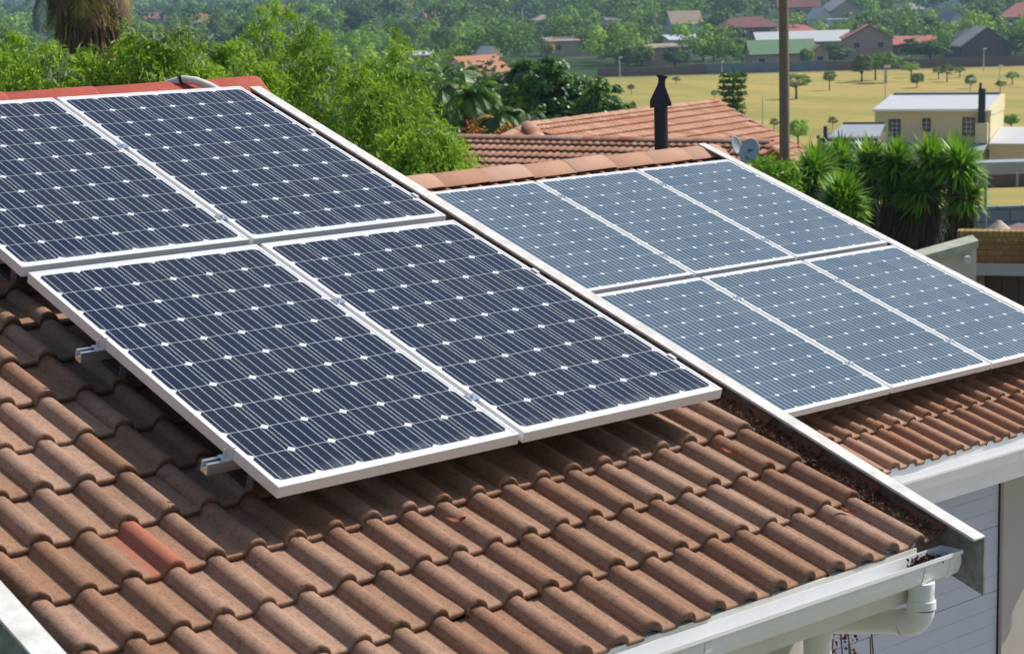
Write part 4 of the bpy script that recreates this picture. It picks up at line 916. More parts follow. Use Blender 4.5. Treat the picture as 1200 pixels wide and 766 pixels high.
FH = [
 ('pinkish two storey house with a big brick gable facing the field', 1018, 338, 8.2, 12, 3.6, 2.2, -.12, m_['brick_pink'], m_['salmon_roof'], 'gable', True, 2),
 ('house with a long salmon pink roof behind the timber pole', 935, 395, 12.5, 8, 2.7, 2.4, .1, m_['tan_wall'], m_['salmon_roof'], 'hip', False, 3),
 ('low house with a mossy green sheet roof at the field wall', 918, 315, 10.5, 6, 2.2, 2.0, .05, m_['brick_pink'], m_['green_sheet'], 'gable', False, 3),
 ('small brick gable attached right of the green roof', 961, 314, 2.8, 6, 2.3, 1.0, .1, m_['brick_pink'], m_['tan_roof'], 'gable', True, 1),
 ('long house with a pale grey roof behind the green roof', 945, 352, 17.5, 7, 2.9, 1.7, .04, m_['tan_wall'], m_['white_sheet'], 'gable', False, 4),
 ('house with a long maroon roof high left of the timber pole', 880, 455, 15, 8, 3.2, 2.3, .1, m_['brick_brown'], m_['maroon_roof'], 'hip', False, 3),
 ('house with a maroon roof right behind the timber pole', 936, 520, 11, 8, 5.6, 2.4, -.1, m_['tan_wall'], m_['maroon_roof'], 'gable', False, 3),
 ('small bright white gabled house with a flat white carport', 966, 470, 4.0, 7, 4.4, 2.2, .2, m_['white_wall'], m_['white_sheet'], 'gable', True, 1),
 ('grey roofed house with a cream gable and brown roof edge', 992, 505, 8.5, 9, 4.8, 2.6, .25, m_['tan_wall'], m_['grey_roof'], 'gable', True, 1),
 ('low house with a red brown roof and white porch right of the brick gable', 1071, 352, 8.6, 7, 1.9, 1.3, -.05, m_['brick_brown'], m_['salmon_roof'], 'gable', False, 2),
 ('small white house with a steep gable among the trees', 1122, 430, 4.0, 8, 4.2, 2.2, .15, m_['white_wall'], m_['grey_roof'], 'gable', True, 1),
 ('dark brown gabled house with a white band at the field edge', 1156, 322, 8.6, 9, 2.4, 2.9, .12, m_['dark_wall'], m_['grey_roof'], 'gable', True, 0),
 ('house with a red roof cut by the right picture edge', 1196, 455, 9.5, 8, 3.8, 3.2, -.2, m_['tan_wall'], m_['salmon_roof'], 'hip', False, 2),
 ('grey walled house with an orange roof end high on the right', 1112, 640, 10.5, 10, 4.0, 2.8, .4, m_['blue_wall'], m_['orange_roof'], 'gable', True, 1),
 ('house with a pale grey roof left of the orange roof end', 1072, 560, 7, 8, 2.6, 1.8, .1, m_['tan_wall'], m_['grey_roof'], 'hip', False, 1),
 ('brown brick house with a flat tan roof at the field wall', 785, 335, 7.2, 7, 2.9, .5, .35, m_['brick_pink'], m_['tan_roof'], 'mono', False, 1),
 ('house with a white sheet roof behind the flat tan roof', 806, 372, 6.5, 7, 3.2, .8, .1, m_['white_wall'], m_['white_sheet'], 'mono', False, 1),
 ('tall grey roofed house above the flat tan roof', 806, 470, 7.5, 8, 4.0, 2.8, .15, m_['blue_wall'], m_['tan_roof'], 'gable', False, 1),
 ('house with beige flat roofs above the big dark tree', 668, 395, 9.5, 7, 3.0, .7, .2, m_['tan_wall'], m_['tan_roof'], 'mono', False, 2),
 ('small pale roofed house in the trees with a yellow bush', 722, 520, 5.0, 7, 3.8, .7, .1, m_['white_wall'], m_['grey_roof'], 'mono', False, 1),
 ('white flat roofed house left of the orange gabled one', 486, 330, 7.6, 8, 2.9, .5, .25, m_['white_wall'], m_['white_sheet'], 'mono', False, 2),
 ('house with an orange roof and pale blue gable above the palms', 533, 262, 5.2, 8, 2.6, 2.0, -.75, m_['blue_wall'], m_['orange_roof'], 'gable', True, 1),
 ('white house with a tall slanting gable wall above the palms', 578, 270, 2.7, 7, 4.3, 1.3, .25, m_['white_wall'], m_['white_sheet'], 'gable', True, 0),
 ('far house with an orange hipped roof among dark trees', 483, 780, 8.5, 8, 5.2, 2.6, .1, m_['blue_wall'], m_['orange_roof'], 'hip', False, 2),
 ('far house with a small ochre roof below the hipped orange one', 512, 640, 6.0, 8, 3.8, 1.7, .4, m_['tan_wall'], m_['orange_roof'], 'gable', False, 1),
 ('far house with an orange roof near the left picture edge', 28, 760, 8.5, 8, 3.5, 2.8, .1, m_['white_wall'], m_['orange_roof'], 'hip', False, 2),
 ('far house with a long orange roof left of the palm', 66, 690, 13, 8, 3.0, 3.0, -.2, m_['tan_wall'], m_['orange_roof'], 'gable', False, 3),
 ('large far house with a wide salmon orange roof right of the palm', 246, 720, 22, 10, 4.0, 3.2, .1, m_['white_wall'], m_['orange_roof'], 'hip', False, 4),
 ('second far house with a pale orange roof above the feathery trees', 320, 800, 21, 10, 5.0, 3.4, .1, m_['tan_wall'], m_['orange_roof'], 'hip', False, 4),
 ('grey roofed house glimpsed between the feathery trees', 262, 300, 12, 8, 2.7, 1.9, .05, m_['tan_wall'], m_['grey_roof'], 'gable', False, 2),
 ('small orange roofed house behind the palm skirt', 195, 600, 8, 8, 2.9, 2.3, .1, m_['tan_wall'], m_['orange_roof'], 'gable', False, 1),
 ('dark walled building with a white roof edge behind the feathery tree trunk', 336, 75, 3.6, 4, 2.6, .12, .05, m_['dark_wall'], m_['white_sheet'], 'mono', False, 0),
 ('far white house on the wooded slope at the top', 830, 900, 6, 8, 6.0, 2.2, .1, m_['white_wall'], m_['grey_roof'], 'gable', False, 1),
 ('far orange roofed house at the top left of the timber pole', 893, 700, 9, 8, 5.5, 3.0, .5, m_['tan_wall'], m_['orange_roof'], 'gable', True, 1),
 ('far grey roofed house at the top right of the timber pole', 1035, 760, 8, 8, 5.8, 2.6, .1, m_['white_wall'], m_['grey_roof'], 'gable', False, 1),
 ('tiny far white house high on the slope above the tall thin mast', 605, 1050, 7, 8, 7.5, 2, .1, m_['white_wall'], m_['grey_roof'], 'gable', False, 1),
 ('tiny far house with a pale roof above the white flat roofed house', 470, 1000, 8, 8, 7, 2, .2, m_['white_wall'], m_['white_sheet'], 'gable', False, 1),
 ('far pale house at the top edge between the conifer and the tall grey roof', 770, 860, 7, 8, 7, 2.2, .3, m_['white_wall'], m_['orange_roof'], 'gable', True, 1),
 ('far pale house behind the long maroon roof at the top', 925, 820, 7, 8, 6, 2.2, .2, m_['white_wall'], m_['grey_roof'], 'gable', False, 1),
 ('far small white walled house at the top right above the red roof', 1160, 800, 7, 8, 6, 2.2, .2, m_['white_wall'], m_['orange_roof'], 'hip', False, 1),
 ('far pale house left of the tall dark tree at the top left', 432, 1100, 10, 8, 8, 2, .2, m_['white_wall'], m_['grey_roof'], 'gable', False, 1),
 ('far cream house right of the wide salmon roofs', 372, 760, 8, 8, 5, 2, .3, m_['tan_wall'], m_['white_sheet'], 'gable', False, 1),
 ('far low house with a pale grey roof under the wide salmon roof', 255, 480, 9, 8, 3.2, 1.6, .1, m_['white_wall'], m_['white_sheet'], 'hip', False, 2),
 ('far house with a faded orange roof right behind the palm skirt', 182, 780, 12, 8, 5, 2.4, -.1, m_['white_wall'], m_['orange_roof'], 'hip', False, 1),
 ('house with a beige roof and white wall half hidden right of the thin mast', 640, 560, 6, 8, 3.6, 1.5, .2, m_['white_wall'], m_['tan_roof'], 'hip', False, 1),
]
for a in FH: far_house(*a)
# carport, white porch and sign-like band as parts of their own small things
def slab(name, label, cat, px, py, d, w_, h, dp, m):
    p = gr(px, d); t = thing(name, label, cat, p, (0, 0, FACE)); z = hz_(px, py, d)
    b = B(); b.box(-w_ / 2, w_ / 2, -dp, 0, z - h, z); b.out('roof', m, t); b = B()
    for x in (-w_ / 2 + .1, w_ / 2 - .1): b.box(x - .06, x + .06, -dp + .05, -dp + .17, -.4, z - h)
    b.out('post', M['frame_w'], t)
slab('carport', 'flat white carport in front of the white and cream gables', 'carport', 980, 22, 462, 5.2, .5, 4, M['white_wall'])
slab('porch', 'white porch roof in front of the red brown roofed house', 'porch', 1083, 60, 345, 2.9, .45, 2, M['white_wall'])
slab('garage_awning', 'white awning on the dark brown gabled house', 'awning', 1147, 68, 312, 3.9, .55, 1.5, M['white_wall'])
# boundary walls along the field
long_wall('field_wall', 'slate blue boundary wall across the far side of the field', 'wall', gr(828, 297), gr(969, 297), 1.55, .2, M['slate_fence'], cap=2.6, postm=M['slate_fence'])
long_wall('field_wall', 'brown boundary wall left of the slate blue stretch', 'wall', gr(700, 297), gr(827.5, 297), 1.3, .2, M['brown_fence'], cap=4, postm=M['brown_fence'])
long_wall('field_wall', 'brown boundary wall right of the slate blue stretch', 'wall', gr(969.5, 297), gr(1215, 297), 1.4, .2, M['brown_fence'], cap=4, postm=M['brown_fence'])
# lamp posts and masts
def lamp(label, px, ytop, d, head=True, r=.07):
    p = gr(px, d); h = hz_(px, ytop, d); t = thing('street_lamp' if head else 'mast', label, 'street lamp' if head else 'mast', p, (0, 0, FACE), group='lamp posts and masts')
    b = B(); b.tube([(0, 0, -.3), (0, 0, h)], [r * 1.3, r * .7], 8); b.out('post', M['lamp_grey'], t)
    if head: b = B(); b.box(-.12, .40, -.14, .14, h - .02, h + .16, .03); b.out('lamp_head', M['white_wall'], t)
for a in (('white topped street lamp beside the big dark tree', 726, 68, 285), ('thin street lamp at the cream house roof corner', 1037.5, 79, 150, True, .05), ('street lamp rising over the cream house roof, left of its flue', 1137, 94, 150, True, .05),
          ('street lamp before the dark brown gabled house', 1153, 58, 280), ('street lamp near the red brown roof', 1065, 66, 300), ('street lamp left of the slate blue wall end', 846, 73, 290),
          ('tall thin mast in the trees above the big dark tree', 613, 9, 480, False, .22), ('curved far street lamp over the trees at upper left', 302, 3, 420, True, .12),
          ('street lamp leaning beside the maroon roof', 912, 14, 440, True, .12), ('thin dark post standing in the field left of the timber pole', 893.5, 113, 130, False, .05),
          ('street lamp by the white sheet roof left of the field wall', 827, 69, 300), ('thin street lamp at the far right of the field', 1172, 78, 240)):
    lamp(*a)
# ============================================================ TREES
PROTO = {}
def proto(key, leaf, rx, rz, h, nclump, nleaf, ll, lw, cr, th, kind='tree', droop=0):
    q, cs = clump_crown(rx, rx, rz, h - rz * .9, nclump, nleaf, ll, lw, droop, cr, .6, orient=True)
    me = quads('crown', q, L[leaf]); b = B(); limbs(b, th, cs, .035 * h, 10); tr = b.out('trunk', M['bark'], None, smooth=True)
    PROTO[key] = (me.data, tr.data); bpy.data.objects.remove(me); bpy.data.objects.remove(tr)
# unit: ten metre trees
for k, lf in (('dark', 'far_dark'), ('mid', 'far_mid'), ('bright', 'far_bright'), ('olive', 'far_olive'), ('blue', 'far_blue')):
    for v in range(3):
        proto(k + str(v), lf, 4.8, 5.0, 10, 95, 85, .46, .32, 1.5, 3.0)
    proto(k + 'open', lf, 4.2, 3.3, 8, 52, 55, .42, .26, 1.05, 3.8)
    proto(k + 'tall', lf, 2.0, 6.2, 15, 70, 60, .5, .34, 1.1, 4)
nuse = {}
def tree(label, px, d, h, kind, wf=1.0, group='trees beyond the field', name='tree'):
    base = {'open': 8, 'tall': 15}.get(kind[-4:], 10)
    key = kind if kind[-4:] in ('open', 'tall') else kind + str(nuse.setdefault(kind, 0) % 3)
    nuse[kind] = nuse.get(kind, 0) + 1
    cm, tm = PROTO[key]; p = gr(px, d); s = h / base
    t = thing(name, label, 'tree', p, (0, 0, rng.uniform(0, 6.28)), group=group, scale=(s * wf * rng.uniform(.8, 1.25), s * wf * rng.uniform(.8, 1.2), s))
    for n_, me in (('crown', cm), ('trunk', tm)):
        o = bpy.data.objects.new(n_, me); C.objects.link(o); o.parent = t
    return t
def dfor(px, yb): return 13.01 * FPX / (yb - (9 - px * .0275))
FT = [('small leafy tree just right of the timber pole in the field', 933, 115, 31, 'midopen', 1.1), ('twin stemmed little tree in the field right of the pole', 972, 105, 24, 'midopen', 1.0),
 ('leftmost of the shady trees at the back of the field', 1010, 95, 33, 'olive', 1.0), ('middle one of the shady trees at the back of the field', 1026, 93, 32, 'midopen', 1.1), ('largest shady umbrella shaped tree with a forked trunk in the field', 1038, 96, 37, 'midopen', 1.35),
 ('little round tree right of the umbrella shaped tree', 1075, 102, 18, 'mid', 1.0), ('bright feathery tree at the back of the field right of the umbrella tree', 1068, 90, 18, 'brightopen', 1.4),
 ('thin tree in the field above the cream house roof', 1110, 95, 22, 'oliveopen', .9), ('low tree in the field behind the second street lamp', 1138, 103, 17, 'mid', 1.1), ('flat topped tree in the field near the right picture edge', 1187, 98, 16, 'midopen', 1.4),
 ('sparse grey tree in the field right of the flue', 1173, 107, 15, 'oliveopen', 1.1), ('small tree in the field above the orange roof ridge', 837, 116, 12, 'midopen', .9), ('small palm-like tree in the field left of the cream house', 975.5, 150, 15, 'darkopen', .9),
 ('small dark tree in the field behind the orange roof slope', 907, 152, 15, 'darkopen', .9), ('bright green bush right of the timber pole before the field', 935, 168, 31, 'bright', 1.1), ('tiny dark bush at the left of the field by the flue', 741, 132, 14, 'dark', .8),
 ('sapling in the field between the big dark tree and the flue', 739, 110, 13, 'oliveopen', .7), ('little dark tree in the field right of the flue cowl', 792, 98, 9, 'darkopen', 1.2), ('green bush on the grass behind the cream house wing', 1186, 150, 18, 'bright', 1.2),
 ('small tree at the back of the field before the dark brown gable', 1125, 90, 14, 'oliveopen', 1.2), ('slim tree at the back of the field near the dark brown gable', 1100, 92, 16, 'oliveopen', 1.0)]
for lb, px, yb, hp, kd, wf in FT:
    d = dfor(px, yb); tree(lb, px, d, hp / FPX * d, kd, wf, 'small trees standing in the yellow field', 'field_tree')
# trees of the town: label, px, y of top, distance, kind, width factor
TT = [
 ('broad dark tree behind the slate blue wall left of the green roof', 870, 50, 330, 'mid', 1.3), ('rounded tree left of the green roof by the slate wall', 850, 48, 345, 'dark', 1.1), ('tree at the left end of the slate blue wall', 836, 46, 345, 'mid', .9),
 ('clipped dark tree mass right of the small brick gable', 978, 62, 318, 'dark', 1.5), ('dark bushy tree before the brown boundary wall below the flat tan roof', 790, 68, 318, 'dark', 1.3), ('brownish tree left of the flat tan roof', 752, 58, 330, 'olive', 1.3),
 ('dark green tree right of the flat tan roof', 824, 52, 350, 'dark', 1.1), ('large round dark tree above the brown brick house', 755, 32, 400, 'dark', 1.4), ('bushy tree above the lamp beside the big dark tree', 722, 58, 345, 'mid', 1.3),
 ('dark tree behind the white topped street lamp', 735, 62, 320, 'dark', 1.1), ('olive tree above the street lamp by the big dark tree', 700, 34, 450, 'olive', 1.7), ('wide bright tree left of the tall conifer', 688, 10, 560, 'bright', 1.6),
 ('tall dark conifer on the wooded slope above the flue', 723, -6, 580, 'darktall', 1.0), ('wide bright green tree right of the tall conifer', 752, 14, 560, 'bright', 1.7), ('dark green tree under the wide bright one', 775, 26, 500, 'dark', 1.5),
 ('bright tree at the top above the tall grey roofed house', 820, 8, 620, 'mid', 1.6), ('blue green tree at the top edge left of the conifer', 655, -4, 700, 'blue', 1.9), ('dark blue green tree at the top above the tall thin mast', 630, -6, 780, 'blue', 1.8),
 ('pale green tree below the top edge beside the mast', 598, 20, 520, 'mid', 1.5), ('bright rounded tree left of the tall thin mast', 592, 28, 470, 'bright', 1.0), ('dark tree mass right of the tall thin mast', 640, 24, 500, 'dark', 1.6),
 ('round bright green tree below the thin mast', 613, 49, 380, 'bright', 1.0), ('dark olive tree above the white gable wall', 573, 46, 390, 'olive', 1.3), ('broad green tree above the orange and blue gabled house', 545, 42, 400, 'mid', 1.6),
 ('green tree above the white flat roofed house', 520, 34, 450, 'mid', 1.5), ('tall dark tree at the top left of the pale orange house', 457, -8, 640, 'bluetall', 1.3), ('dark tree beside the hipped orange roof', 515, 0, 700, 'dark', 1.3),
 ('bright light green tree at the top above the ochre roof', 545, 4, 620, 'bright', 1.3), ('dark tree in the middle of the wooded slope', 562, 12, 560, 'dark', 1.5), ('dark rounded tree behind the feathery crown, below the top edge', 425, 10, 520, 'blue', 1.1),
 ('dark tree left of the white gabled house', 955, 10, 500, 'dark', .8), ('small palm-like dark tree before the maroon roof right of the pole', 945, 28, 430, 'dark', .7), ('big dark tree right of the cream gable', 1020, 14, 430, 'dark', 1.5),
 ('green tree between the salmon roof and the brick gable', 980, 33, 370, 'mid', 1.1), ('green tree above the brick gable', 1050, 18, 470, 'mid', 1.6), ('dark round tree right of the brick gable', 1072, 26, 400, 'dark', 1.3),
 ('tall dark tree left of the small white house', 1093, 20, 400, 'dark', 1.3), ('yellow green tree below the small white house', 1105, 42, 350, 'bright', 1.0), ('bright green bush tree right of the yellow green one', 1122, 52, 335, 'bright', .9),
 ('dark green bushy tree before the low red brown roof', 1090, 62, 318, 'dark', 1.4), ('low dark tree in front of the red brown roof', 1068, 52, 335, 'dark', .9), ('dense dark tree above the small white house', 1118, 14, 520, 'dark', 1.7),
 ('tall green tree right of the small white house', 1146, 16, 420, 'mid', 1.2), ('slim tall tree over the dark brown gable', 1165, 9, 410, 'midtall', 1.3), ('dark tree right of the dark brown gable', 1190, 46, 335, 'dark', 1.0),
 ('dark tree at the top right corner', 1180, -4, 560, 'dark', 1.5), ('tall palm-like tree at the top right of the pole', 1074, -6, 600, 'midtall', .9), ('dark tree left of the far orange roof at the top', 860, 2, 600, 'dark', 1.5),
 ('dark tree before the far orange roof at the top', 893, 6, 560, 'dark', .9), ('green tree behind the maroon roof left of the pole', 862, 18, 520, 'mid', 1.3), ('dark tree just left of the timber pole above the grey roof', 905, 34, 390, 'dark', 1.0),
 ('green tree above the long maroon roof', 825, 24, 520, 'mid', 1.2), ('small green tree before the green roofed house', 944, 68, 305, 'mid', .8), ('dark tree high between the pole and the cream gable', 1000, -2, 640, 'dark', 1.6),
 ('round dark blue tree at the left picture edge', 16, 36, 430, 'blue', 1.2), ('smaller dark blue tree at the left picture edge', 4, 52, 380, 'blue', 1.0), ('slim dark cypress at upper left of the palm', 45, 14, 520, 'bluetall', .6),
 ('green tree below the long orange roof left of the palm', 58, 52, 350, 'mid', 1.2), ('dark tree right of the palm skirt', 160, 28, 420, 'dark', 1.2), ('bright topped tree right of the palm above the salmon roof', 172, 24, 450, 'bright', 1.0),
 ('dark rounded tree before the wide salmon roof', 222, 32, 380, 'dark', 1.3), ('dark tree between the two wide orange roofs', 292, 26, 430, 'dark', 1.2), ('olive tree left of the feathery crown', 205, 44, 330, 'olive', 1.2),
 ('dark shrub before the wide salmon roof', 262, 38, 450, 'dark', 1.2), ('green tree at the far left under the orange roofs', 30, 58, 300, 'mid', 1.2), ('blue green tree over the wide orange roofs', 240, 16, 900, 'blue', 2.0)]
for lb, px, yt, d, kd, wf in TT:
    h = max(3.5, hz_(px, yt, d)); tree(lb, px, d, h, kd, wf * (.85 if h > 12 and not kd.endswith('tall') else 1.05), 'trees around the town houses', 'town_tree')
for (px, py, d, lb) in ((722.5, 27, 515, 'yellow flowering bush by the pale roofed house in the trees'), (643, 54, 385, 'yellow flowering bush beside the beige flat roofs')):
    t = thing('flowering_bush', lb, 'bush', gr(px, d)); hh = hz_(px, py - 4, d)
    q, cs = clump_crown(1.1, 1.1, 1.1, hh - 1, 22, 22, .35, .25, 0, .45); quads('blossom', q, M['yellow_bloom'], t)
    q, cs = clump_crown(.8, .8, hh / 2, hh / 2, 26, 16, .5, .35, 0, .5); quads('foliage', q, L['far_mid'], t)
# woodland filling the slopes beyond (nobody could count it)
HS = [(f[1], f[2], f[3]) for f in FH]
def blocks(px, p_):
    for hx, hd, hw in HS:
        if abs(px - hx) * p_ / FPX < hw / 2 + 1.0 and hd - (30 if hd < 420 and hx > 700 else 80) < p_ < hd + 9: return True
    return False
for (nm, lf, n_, sd) in (('woodland', 'far_dark', 1000, 1), ('woodland', 'far_mid', 1000, 2), ('woodland', 'far_blue', 700, 3), ('woodland', 'far_bright', 300, 4)):
    Q = []
    while len(Q) < n_:
        u_ = rng.random(); px = rng.uniform(-120, 1320)
        if px < 590: p_ = 170 + 1500 * u_ ** 1.3
        else: p_ = 325 + 1400 * u_ ** 1.5
        if sd == 3 and p_ < 600: continue
        if blocks(px, p_): continue
        q_ = (px - 600) / FPX * p_
        X = CAM[0] + BR[0] * p_ + BR[1] * q_; Y = CAM[1] + BR[1] * p_ - BR[0] * q_; z = gz(X, Y); h = rng.uniform(3.5, 8.5) if p_ < 520 else rng.uniform(5, 12.5); k = 430 if p_ < 560 else (190 if p_ < 900 else 70)
        r = h * rng.uniform(.5, .8); nl_ = 9; lc = rdir(nl_) * np.array([r * .55, r * .55, h * .25]) + np.array([0, 0, h * .52]); wh = rng.integers(0, nl_, k)
        ud = rdir(k); ud[:, 2] = np.abs(ud[:, 2]) * 1.2 - .2; c = np.array([X, Y, z]) + lc[wh] + ud * (h * .22) * rng.uniform(.8, 1.05, (k, 1)); f_ = .42 if p_ < 560 else (.6 if p_ < 900 else 1.0)
        Q.append(leaf_n(c, ud + np.array([0, 0, .3]), h * f_ * rng.uniform(.12, .26, k), h * f_ * rng.uniform(.09, .18, k)))
    o = quads(nm, np.concatenate(Q), L[lf]); tag(o, {1: 'dark green woodland covering the slopes behind the town', 2: 'mid green woodland mixed over the slopes behind the town', 3: 'bluish far woodland over the slopes behind the town', 4: 'bright green trees sprinkled through the far woodland'}[sd], 'woodland', kind='stuff')
# Norfolk pine
d = 110; p = gr(859, d); t = thing('norfolk_pine', 'dark tiered Norfolk pine standing behind the orange roof at the field', 'tree', p)
h = hz_(859, 80, d); Q = []; b = B(); b.tube([(0, 0, -.3), (0, 0, h * .6), (0, 0, h)], [.16, .09, .02], 8)
nt_ = 17
for k in range(nt_):
    z = h * (.12 + .86 * k / nt_); R_ = (1 - k / nt_) ** .6 * .95 + .12
    if k >= nt_ - 4: R_ = .75
    for a in range(7):
        an = a * 2 * PI / 7 + k * .5 + rng.normal(0, .1); e = np.array([math.cos(an), math.sin(an), .12])
        b.tube([(0, 0, z), tuple(e * R_ + np.array([0, 0, z]))], [.03, .01], 5)
        n_ = 46; f = rng.uniform(.35, 1, n_)[:, None]; c = e * R_ * f + np.array([0, 0, z + .05]) + rng.normal(0, .07, (n_, 3)); dd = np.tile(e, (n_, 1)) + rng.normal(0, .5, (n_, 3)); dd /= np.linalg.norm(dd, axis=1)[:, None]
        Q.append(leaf_quads(c, dd, .26, .09))
quads('foliage', np.concatenate(Q), L['dark'], t); b.out('trunk', M['bark'], t)
# big dense dark tree
broad = broad_tree
def big_dark(label, px, ytop, d, wpx, rzf, **k):
    p = gr(px, d); h = hz_(px, ytop, d); rx = wpx / 2 / FPX * d
    return broad_tree('dense_tree', label, p, h, rx, h * rzf, L['dark'], k.get('nc', 230), 110, .19, .10, h * .4, .2, cr=.42, extra=(k.get('ex', L['mid']), k.get('f', .14)), nl=18, shell=.72)
big_dark('big dense dark green tree behind the orange roof, left of the field', 648, 58, 60, 190, .60, nc=860)
big_dark('lower dark leafy tree at the right flank of the big dense tree', 706, 88, 58, 66, .6, nc=200)
big_dark('dark leafy tree behind the palm fronds left of the big dense tree', 542, 80, 60, 140, .58, nc=420)
big_dark('shadowed dark tree between the feathery tree and the palms', 500, 78, 58, 80, .5, nc=130)
big_dark('loose greyish leafy tree left of the big dense tree', 588, 80, 63, 50, .5, nc=80, ex=L['grey'], f=.6)
# palms with arching fronds
def palm(label, px, ytop, d, n, Lf, leafs, skirt=0, trunk_r=.13, name='palm_tree', droop=1.0, sk_r=.8):
    p = gr(px, d); h = hz_(px, ytop, d); t = thing(name, label, 'palm', p); Q = [[], []]; b = B(); b.tube([(0, 0, -.3), (0, 0, h * .5), (0, 0, h)], [trunk_r * 1.2, trunk_r, trunk_r], 12)
    b.out('trunk', M['bark'], t, smooth=True)
    for i in range(n):
        an = rng.uniform(0, 2 * PI); e0 = rng.uniform(-.2, 1.3); k = 1 if rng.random() < leafs[2] else 0; LL = Lf * rng.uniform(.75, 1.1)
        pos = np.array([0, 0, h]); dirv = np.array([math.cos(an) * math.cos(e0), math.sin(an) * math.cos(e0), math.sin(e0)]); sd_ = np.array([-math.sin(an), math.cos(an), 0])
        m_s = 15; st = LL / m_s
        for j in range(m_s):
            dirv = dirv + np.array([0, 0, -1]) * .085 * droop * (1 + j / m_s); dirv /= np.linalg.norm(dirv); nx = pos + dirv * st
            ll = LL * .26 * math.sin(PI * (j + 1.5) / (m_s + 2))
            Q[k].append([pos - sd_ * .012, pos + sd_ * .012, nx + sd_ * .01, nx - sd_ * .01])
            for s_ in (-1, 1):
                for e in (0, .5):
                    c0 = pos + dirv * st * e; tp = c0 + sd_ * s_ * ll * .8 + dirv * ll * .45 + np.array([0, 0, -ll * (.35 + .3 * rng.random())]); wv = dirv * .02
                    Q[k].append([c0 - wv, c0 + wv, tp + wv * .3, tp - wv * .3])
            pos = nx
    quads('fronds', np.array(Q[0]), leafs[0], t)
    if Q[1]: quads('fronds', np.array(Q[1]), leafs[1], t)
    if skirt:
        ns_ = skirt; an = rng.uniform(0, 2 * PI, ns_); z0 = h - rng.uniform(.0, 2.2, ns_) ; rr = rng.uniform(.15, sk_r * .72, ns_) * np.clip(1.12 - .36 * (h - z0), .38, 1)
        c0 = np.stack([np.cos(an) * rr, np.sin(an) * rr, z0], 1); ln = rng.uniform(.35, .95, ns_); dd = np.stack([np.cos(an) * .24, np.sin(an) * .24, -np.ones(ns_)], 1) + rng.normal(0, .10, (ns_, 3)); dd /= np.linalg.norm(dd, axis=1)[:, None]; sd2 = np.stack([-np.sin(an), np.cos(an), np.zeros(ns_)], 1)
        qq = np.stack([c0 - sd2 * .02, c0 + sd2 * .02, c0 + dd * ln[:, None] + sd2 * .012, c0 + dd * ln[:, None] - sd2 * .012], 1)
        kk = rng.random(ns_) < .78; quads('dead_frond_skirt', qq[kk], L['straw'], t); quads('dead_frond_skirt', qq[~kk], L['gold'], t)
    return t
palm('thick palm with a shaggy skirt of dead brown fronds at the upper left', 110, -34, 45, 54, 1.75, (L['straw'], L['gold'], .3), skirt=6500, trunk_r=.33, sk_r=1.2, droop=1.5)
palm('palm with arching fronds between the feathery tree and the big dark tree', 549, 116, 52, 24, 1.2, (L['dark'], L['mid'], .45), droop=1.1)
palm('low palm with yellowing fronds in front of the big dark tree', 581, 138, 50, 18, .85, (L['dark'], L['gold'], .3), droop=1.2)
palm('palm fronds rising behind the feathery tree crown', 520, 108, 54, 20, 1.4, (L['dark'], L['grey'], .3), droop=1.2)
palm('small palm at the lower edge of the big dark tree', 618, 136, 52, 16, .7, (L['dark'], L['grey'], .35), droop=1.3)
for (px, py, d, lb) in ((553, 150, 47, 'orange flowering plant at the foot of the palms'), (590, 150, 47, 'yellow orange flowering plant beside the gablet of the orange roof')):
    t = thing('flowering_plant', lb, 'plant', gr(px, d)); hh = hz_(px, py - 10, d)
    q, cs = clump_crown(.28, .28, .28, hh - .3, 9, 20, .10, .05, 0, .14); quads('blossom', q, M['orange_bloom'], t)
    q, cs = clump_crown(.35, .35, hh / 2, hh / 2, 40, 30, .2, .07, 0, .25); quads('foliage', q, L['dark'], t)
# feathery lime green trees behind the near roof
def feather(label, px, ytop, d, wpx, nclump, f_mid=.35, f_grey=.10, rzf=.55, nleaf=150, spread=1.0):
    p = gr(px, d); h = hz_(px, ytop, d); rx = wpx / 2 / FPX * d
    t = thing('feathery_tree', label, 'tree', p, group='feathery trees behind the near roof'); sets = {'lime': [], 'mid': [], 'grey': []}
    rz = h * rzf; ld = rdir(9); la = rng.uniform(.7, 1.2, 9); cs = []
    while len(cs) < nclump:
        dd = rdir(1)[0]
        if dd[2] < -.8: continue
        k = np.argmax(ld @ dd); r = la[k] * rng.random() ** .4
        cs.append(dd * r * np.array([rx, rx, rz]) + np.array([0, 0, h - rz * .95]))
    cs = np.array(cs)
    for c in cs:
        out = c * np.array([1, 1, 0]); out = out / (np.linalg.norm(out) + 1e-6); r_ = rng.random(); key = 'mid' if r_ < f_mid else ('grey' if r_ < f_mid + f_grey else 'lime')
        # a drooping spray: leaflets along several thin twigs
        for s_ in range(7):
            dv = out * .6 + rdir(1)[0] * .9 + np.array([0, 0, .25]); dv /= np.linalg.norm(dv); Ls = rng.uniform(.28, .55); n_ = nleaf // 7
            tt = rng.random(n_); pos = c + dv * (Ls * tt)[:, None] + np.array([0, 0, -1]) * (Ls * .75 * tt ** 2)[:, None] + rng.normal(0, .03, (n_, 3))
            dl = rdir(n_) * .8 + dv * .5 + np.array([0, 0, -.7]); dl /= np.linalg.norm(dl, axis=1)[:, None]
            sets[key].append(leaf_quads(pos, dl, rng.uniform(.06, .14, n_), rng.uniform(.018, .032, n_)))
    for k, v in sets.items():
        if v: quads('foliage', np.concatenate(v), L[k], t)
    b = B(); limbs(b, h - rz * 1.25, cs, .07, 26); b.out('trunk', M['bark'], t, smooth=True)
feather('tallest feathery lime green tree, behind the right end of the near ridge', 394, 20, 25, 205, 520, .34, .14, rzf=.5)
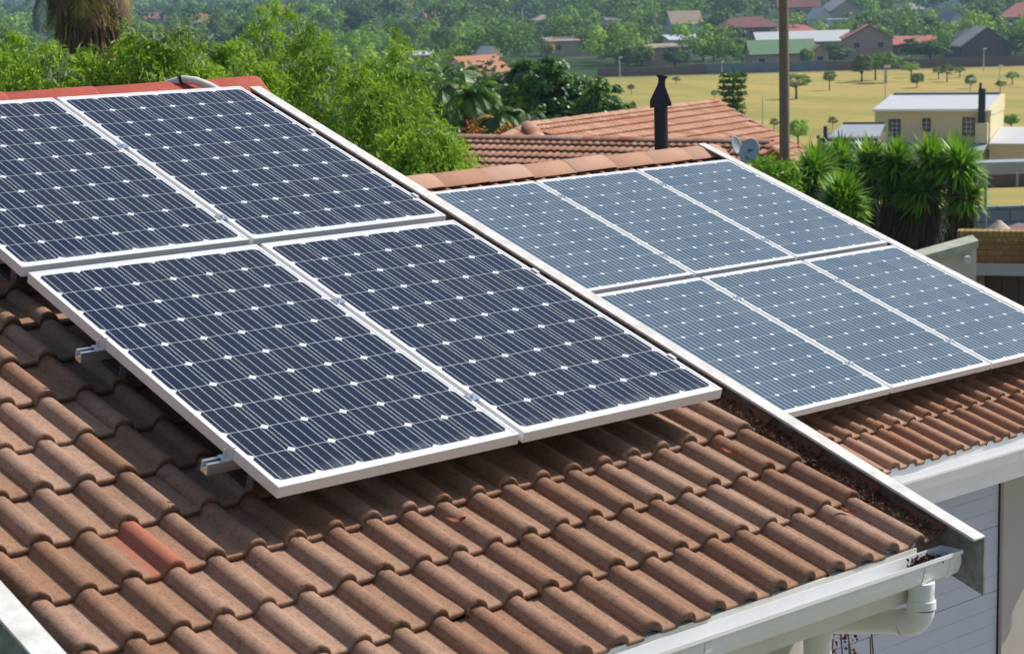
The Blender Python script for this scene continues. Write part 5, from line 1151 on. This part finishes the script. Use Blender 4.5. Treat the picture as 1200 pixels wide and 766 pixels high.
feather('feathery tree leaning out to the right over the neighbour orange roof', 486, 136, 22, 110, 240, .15, .04, rzf=.30)
feather('feathery green tree filling the gap left of the lower ridge', 425, 92, 23, 150, 420, .5, .12)
feather('feathery tree right of the bent vent pipe, with bare stems showing', 318, 46, 26, 130, 420, .35, .10, rzf=.34)
feather('feathery tree behind the bent vent pipe', 240, 52, 24, 190, 700, .22, .12, rzf=.24)
feather('feathery tree in front of the shaggy palm', 130, 64, 25, 190, 620, .22, .22, rzf=.24)
feather('feathery tree at the left picture edge over the red ridge', 25, 50, 24, 200, 700, .22, .16, rzf=.24)
feather('small feathery crown poking up between the shaggy palm and the vent pipe', 188, 60, 22, 120, 340, .15, .1, rzf=.24)
feather('low bright feathery tree between the left picture edge and the shaggy palm', 75, 70, 22, 150, 380, .1, .1, rzf=.22)
feather('loose feathery crown reaching towards the palms on the right', 455, 34, 27, 90, 230, .25, .2, rzf=.4)
# ============================================================ HAZE
b = B(); cx_, cy_ = CAM[0] + BR[0] * 2700, CAM[1] + BR[1] * 2700
V = []
zlo = -40; zhi = 430
for z in (zlo, zhi):
    for p_, q_ in ((-90, -2700), (6100, -2700), (6100, 2700), (-90, 2700)):
        V.append((CAM[0] + BR[0] * p_ + BR[1] * q_, CAM[1] + BR[1] * p_ - BR[0] * q_, z))
hz = obj('haze', V, [(0, 1, 2, 3), (7, 6, 5, 4), (0, 4, 5, 1), (1, 5, 6, 2), (2, 6, 7, 3), (3, 7, 4, 0)])
hm = bpy.data.materials.new('haze_air'); hm.use_nodes = True; t = hm.node_tree; t.nodes.remove(t.nodes['Principled BSDF'])
pv = t.nodes.new('ShaderNodeVolumePrincipled'); pv.inputs['Color'].default_value = (.48, .70, 1, 1); pv.inputs['Density'].default_value = .00034; pv.inputs['Anisotropy'].default_value = .3
t.links.new(pv.outputs[0], t.nodes['Material Output'].inputs['Volume']); hz.data.materials.append(hm)
tag(hz, 'thin bluish haze that pales the far hills and houses', 'haze', kind='stuff')
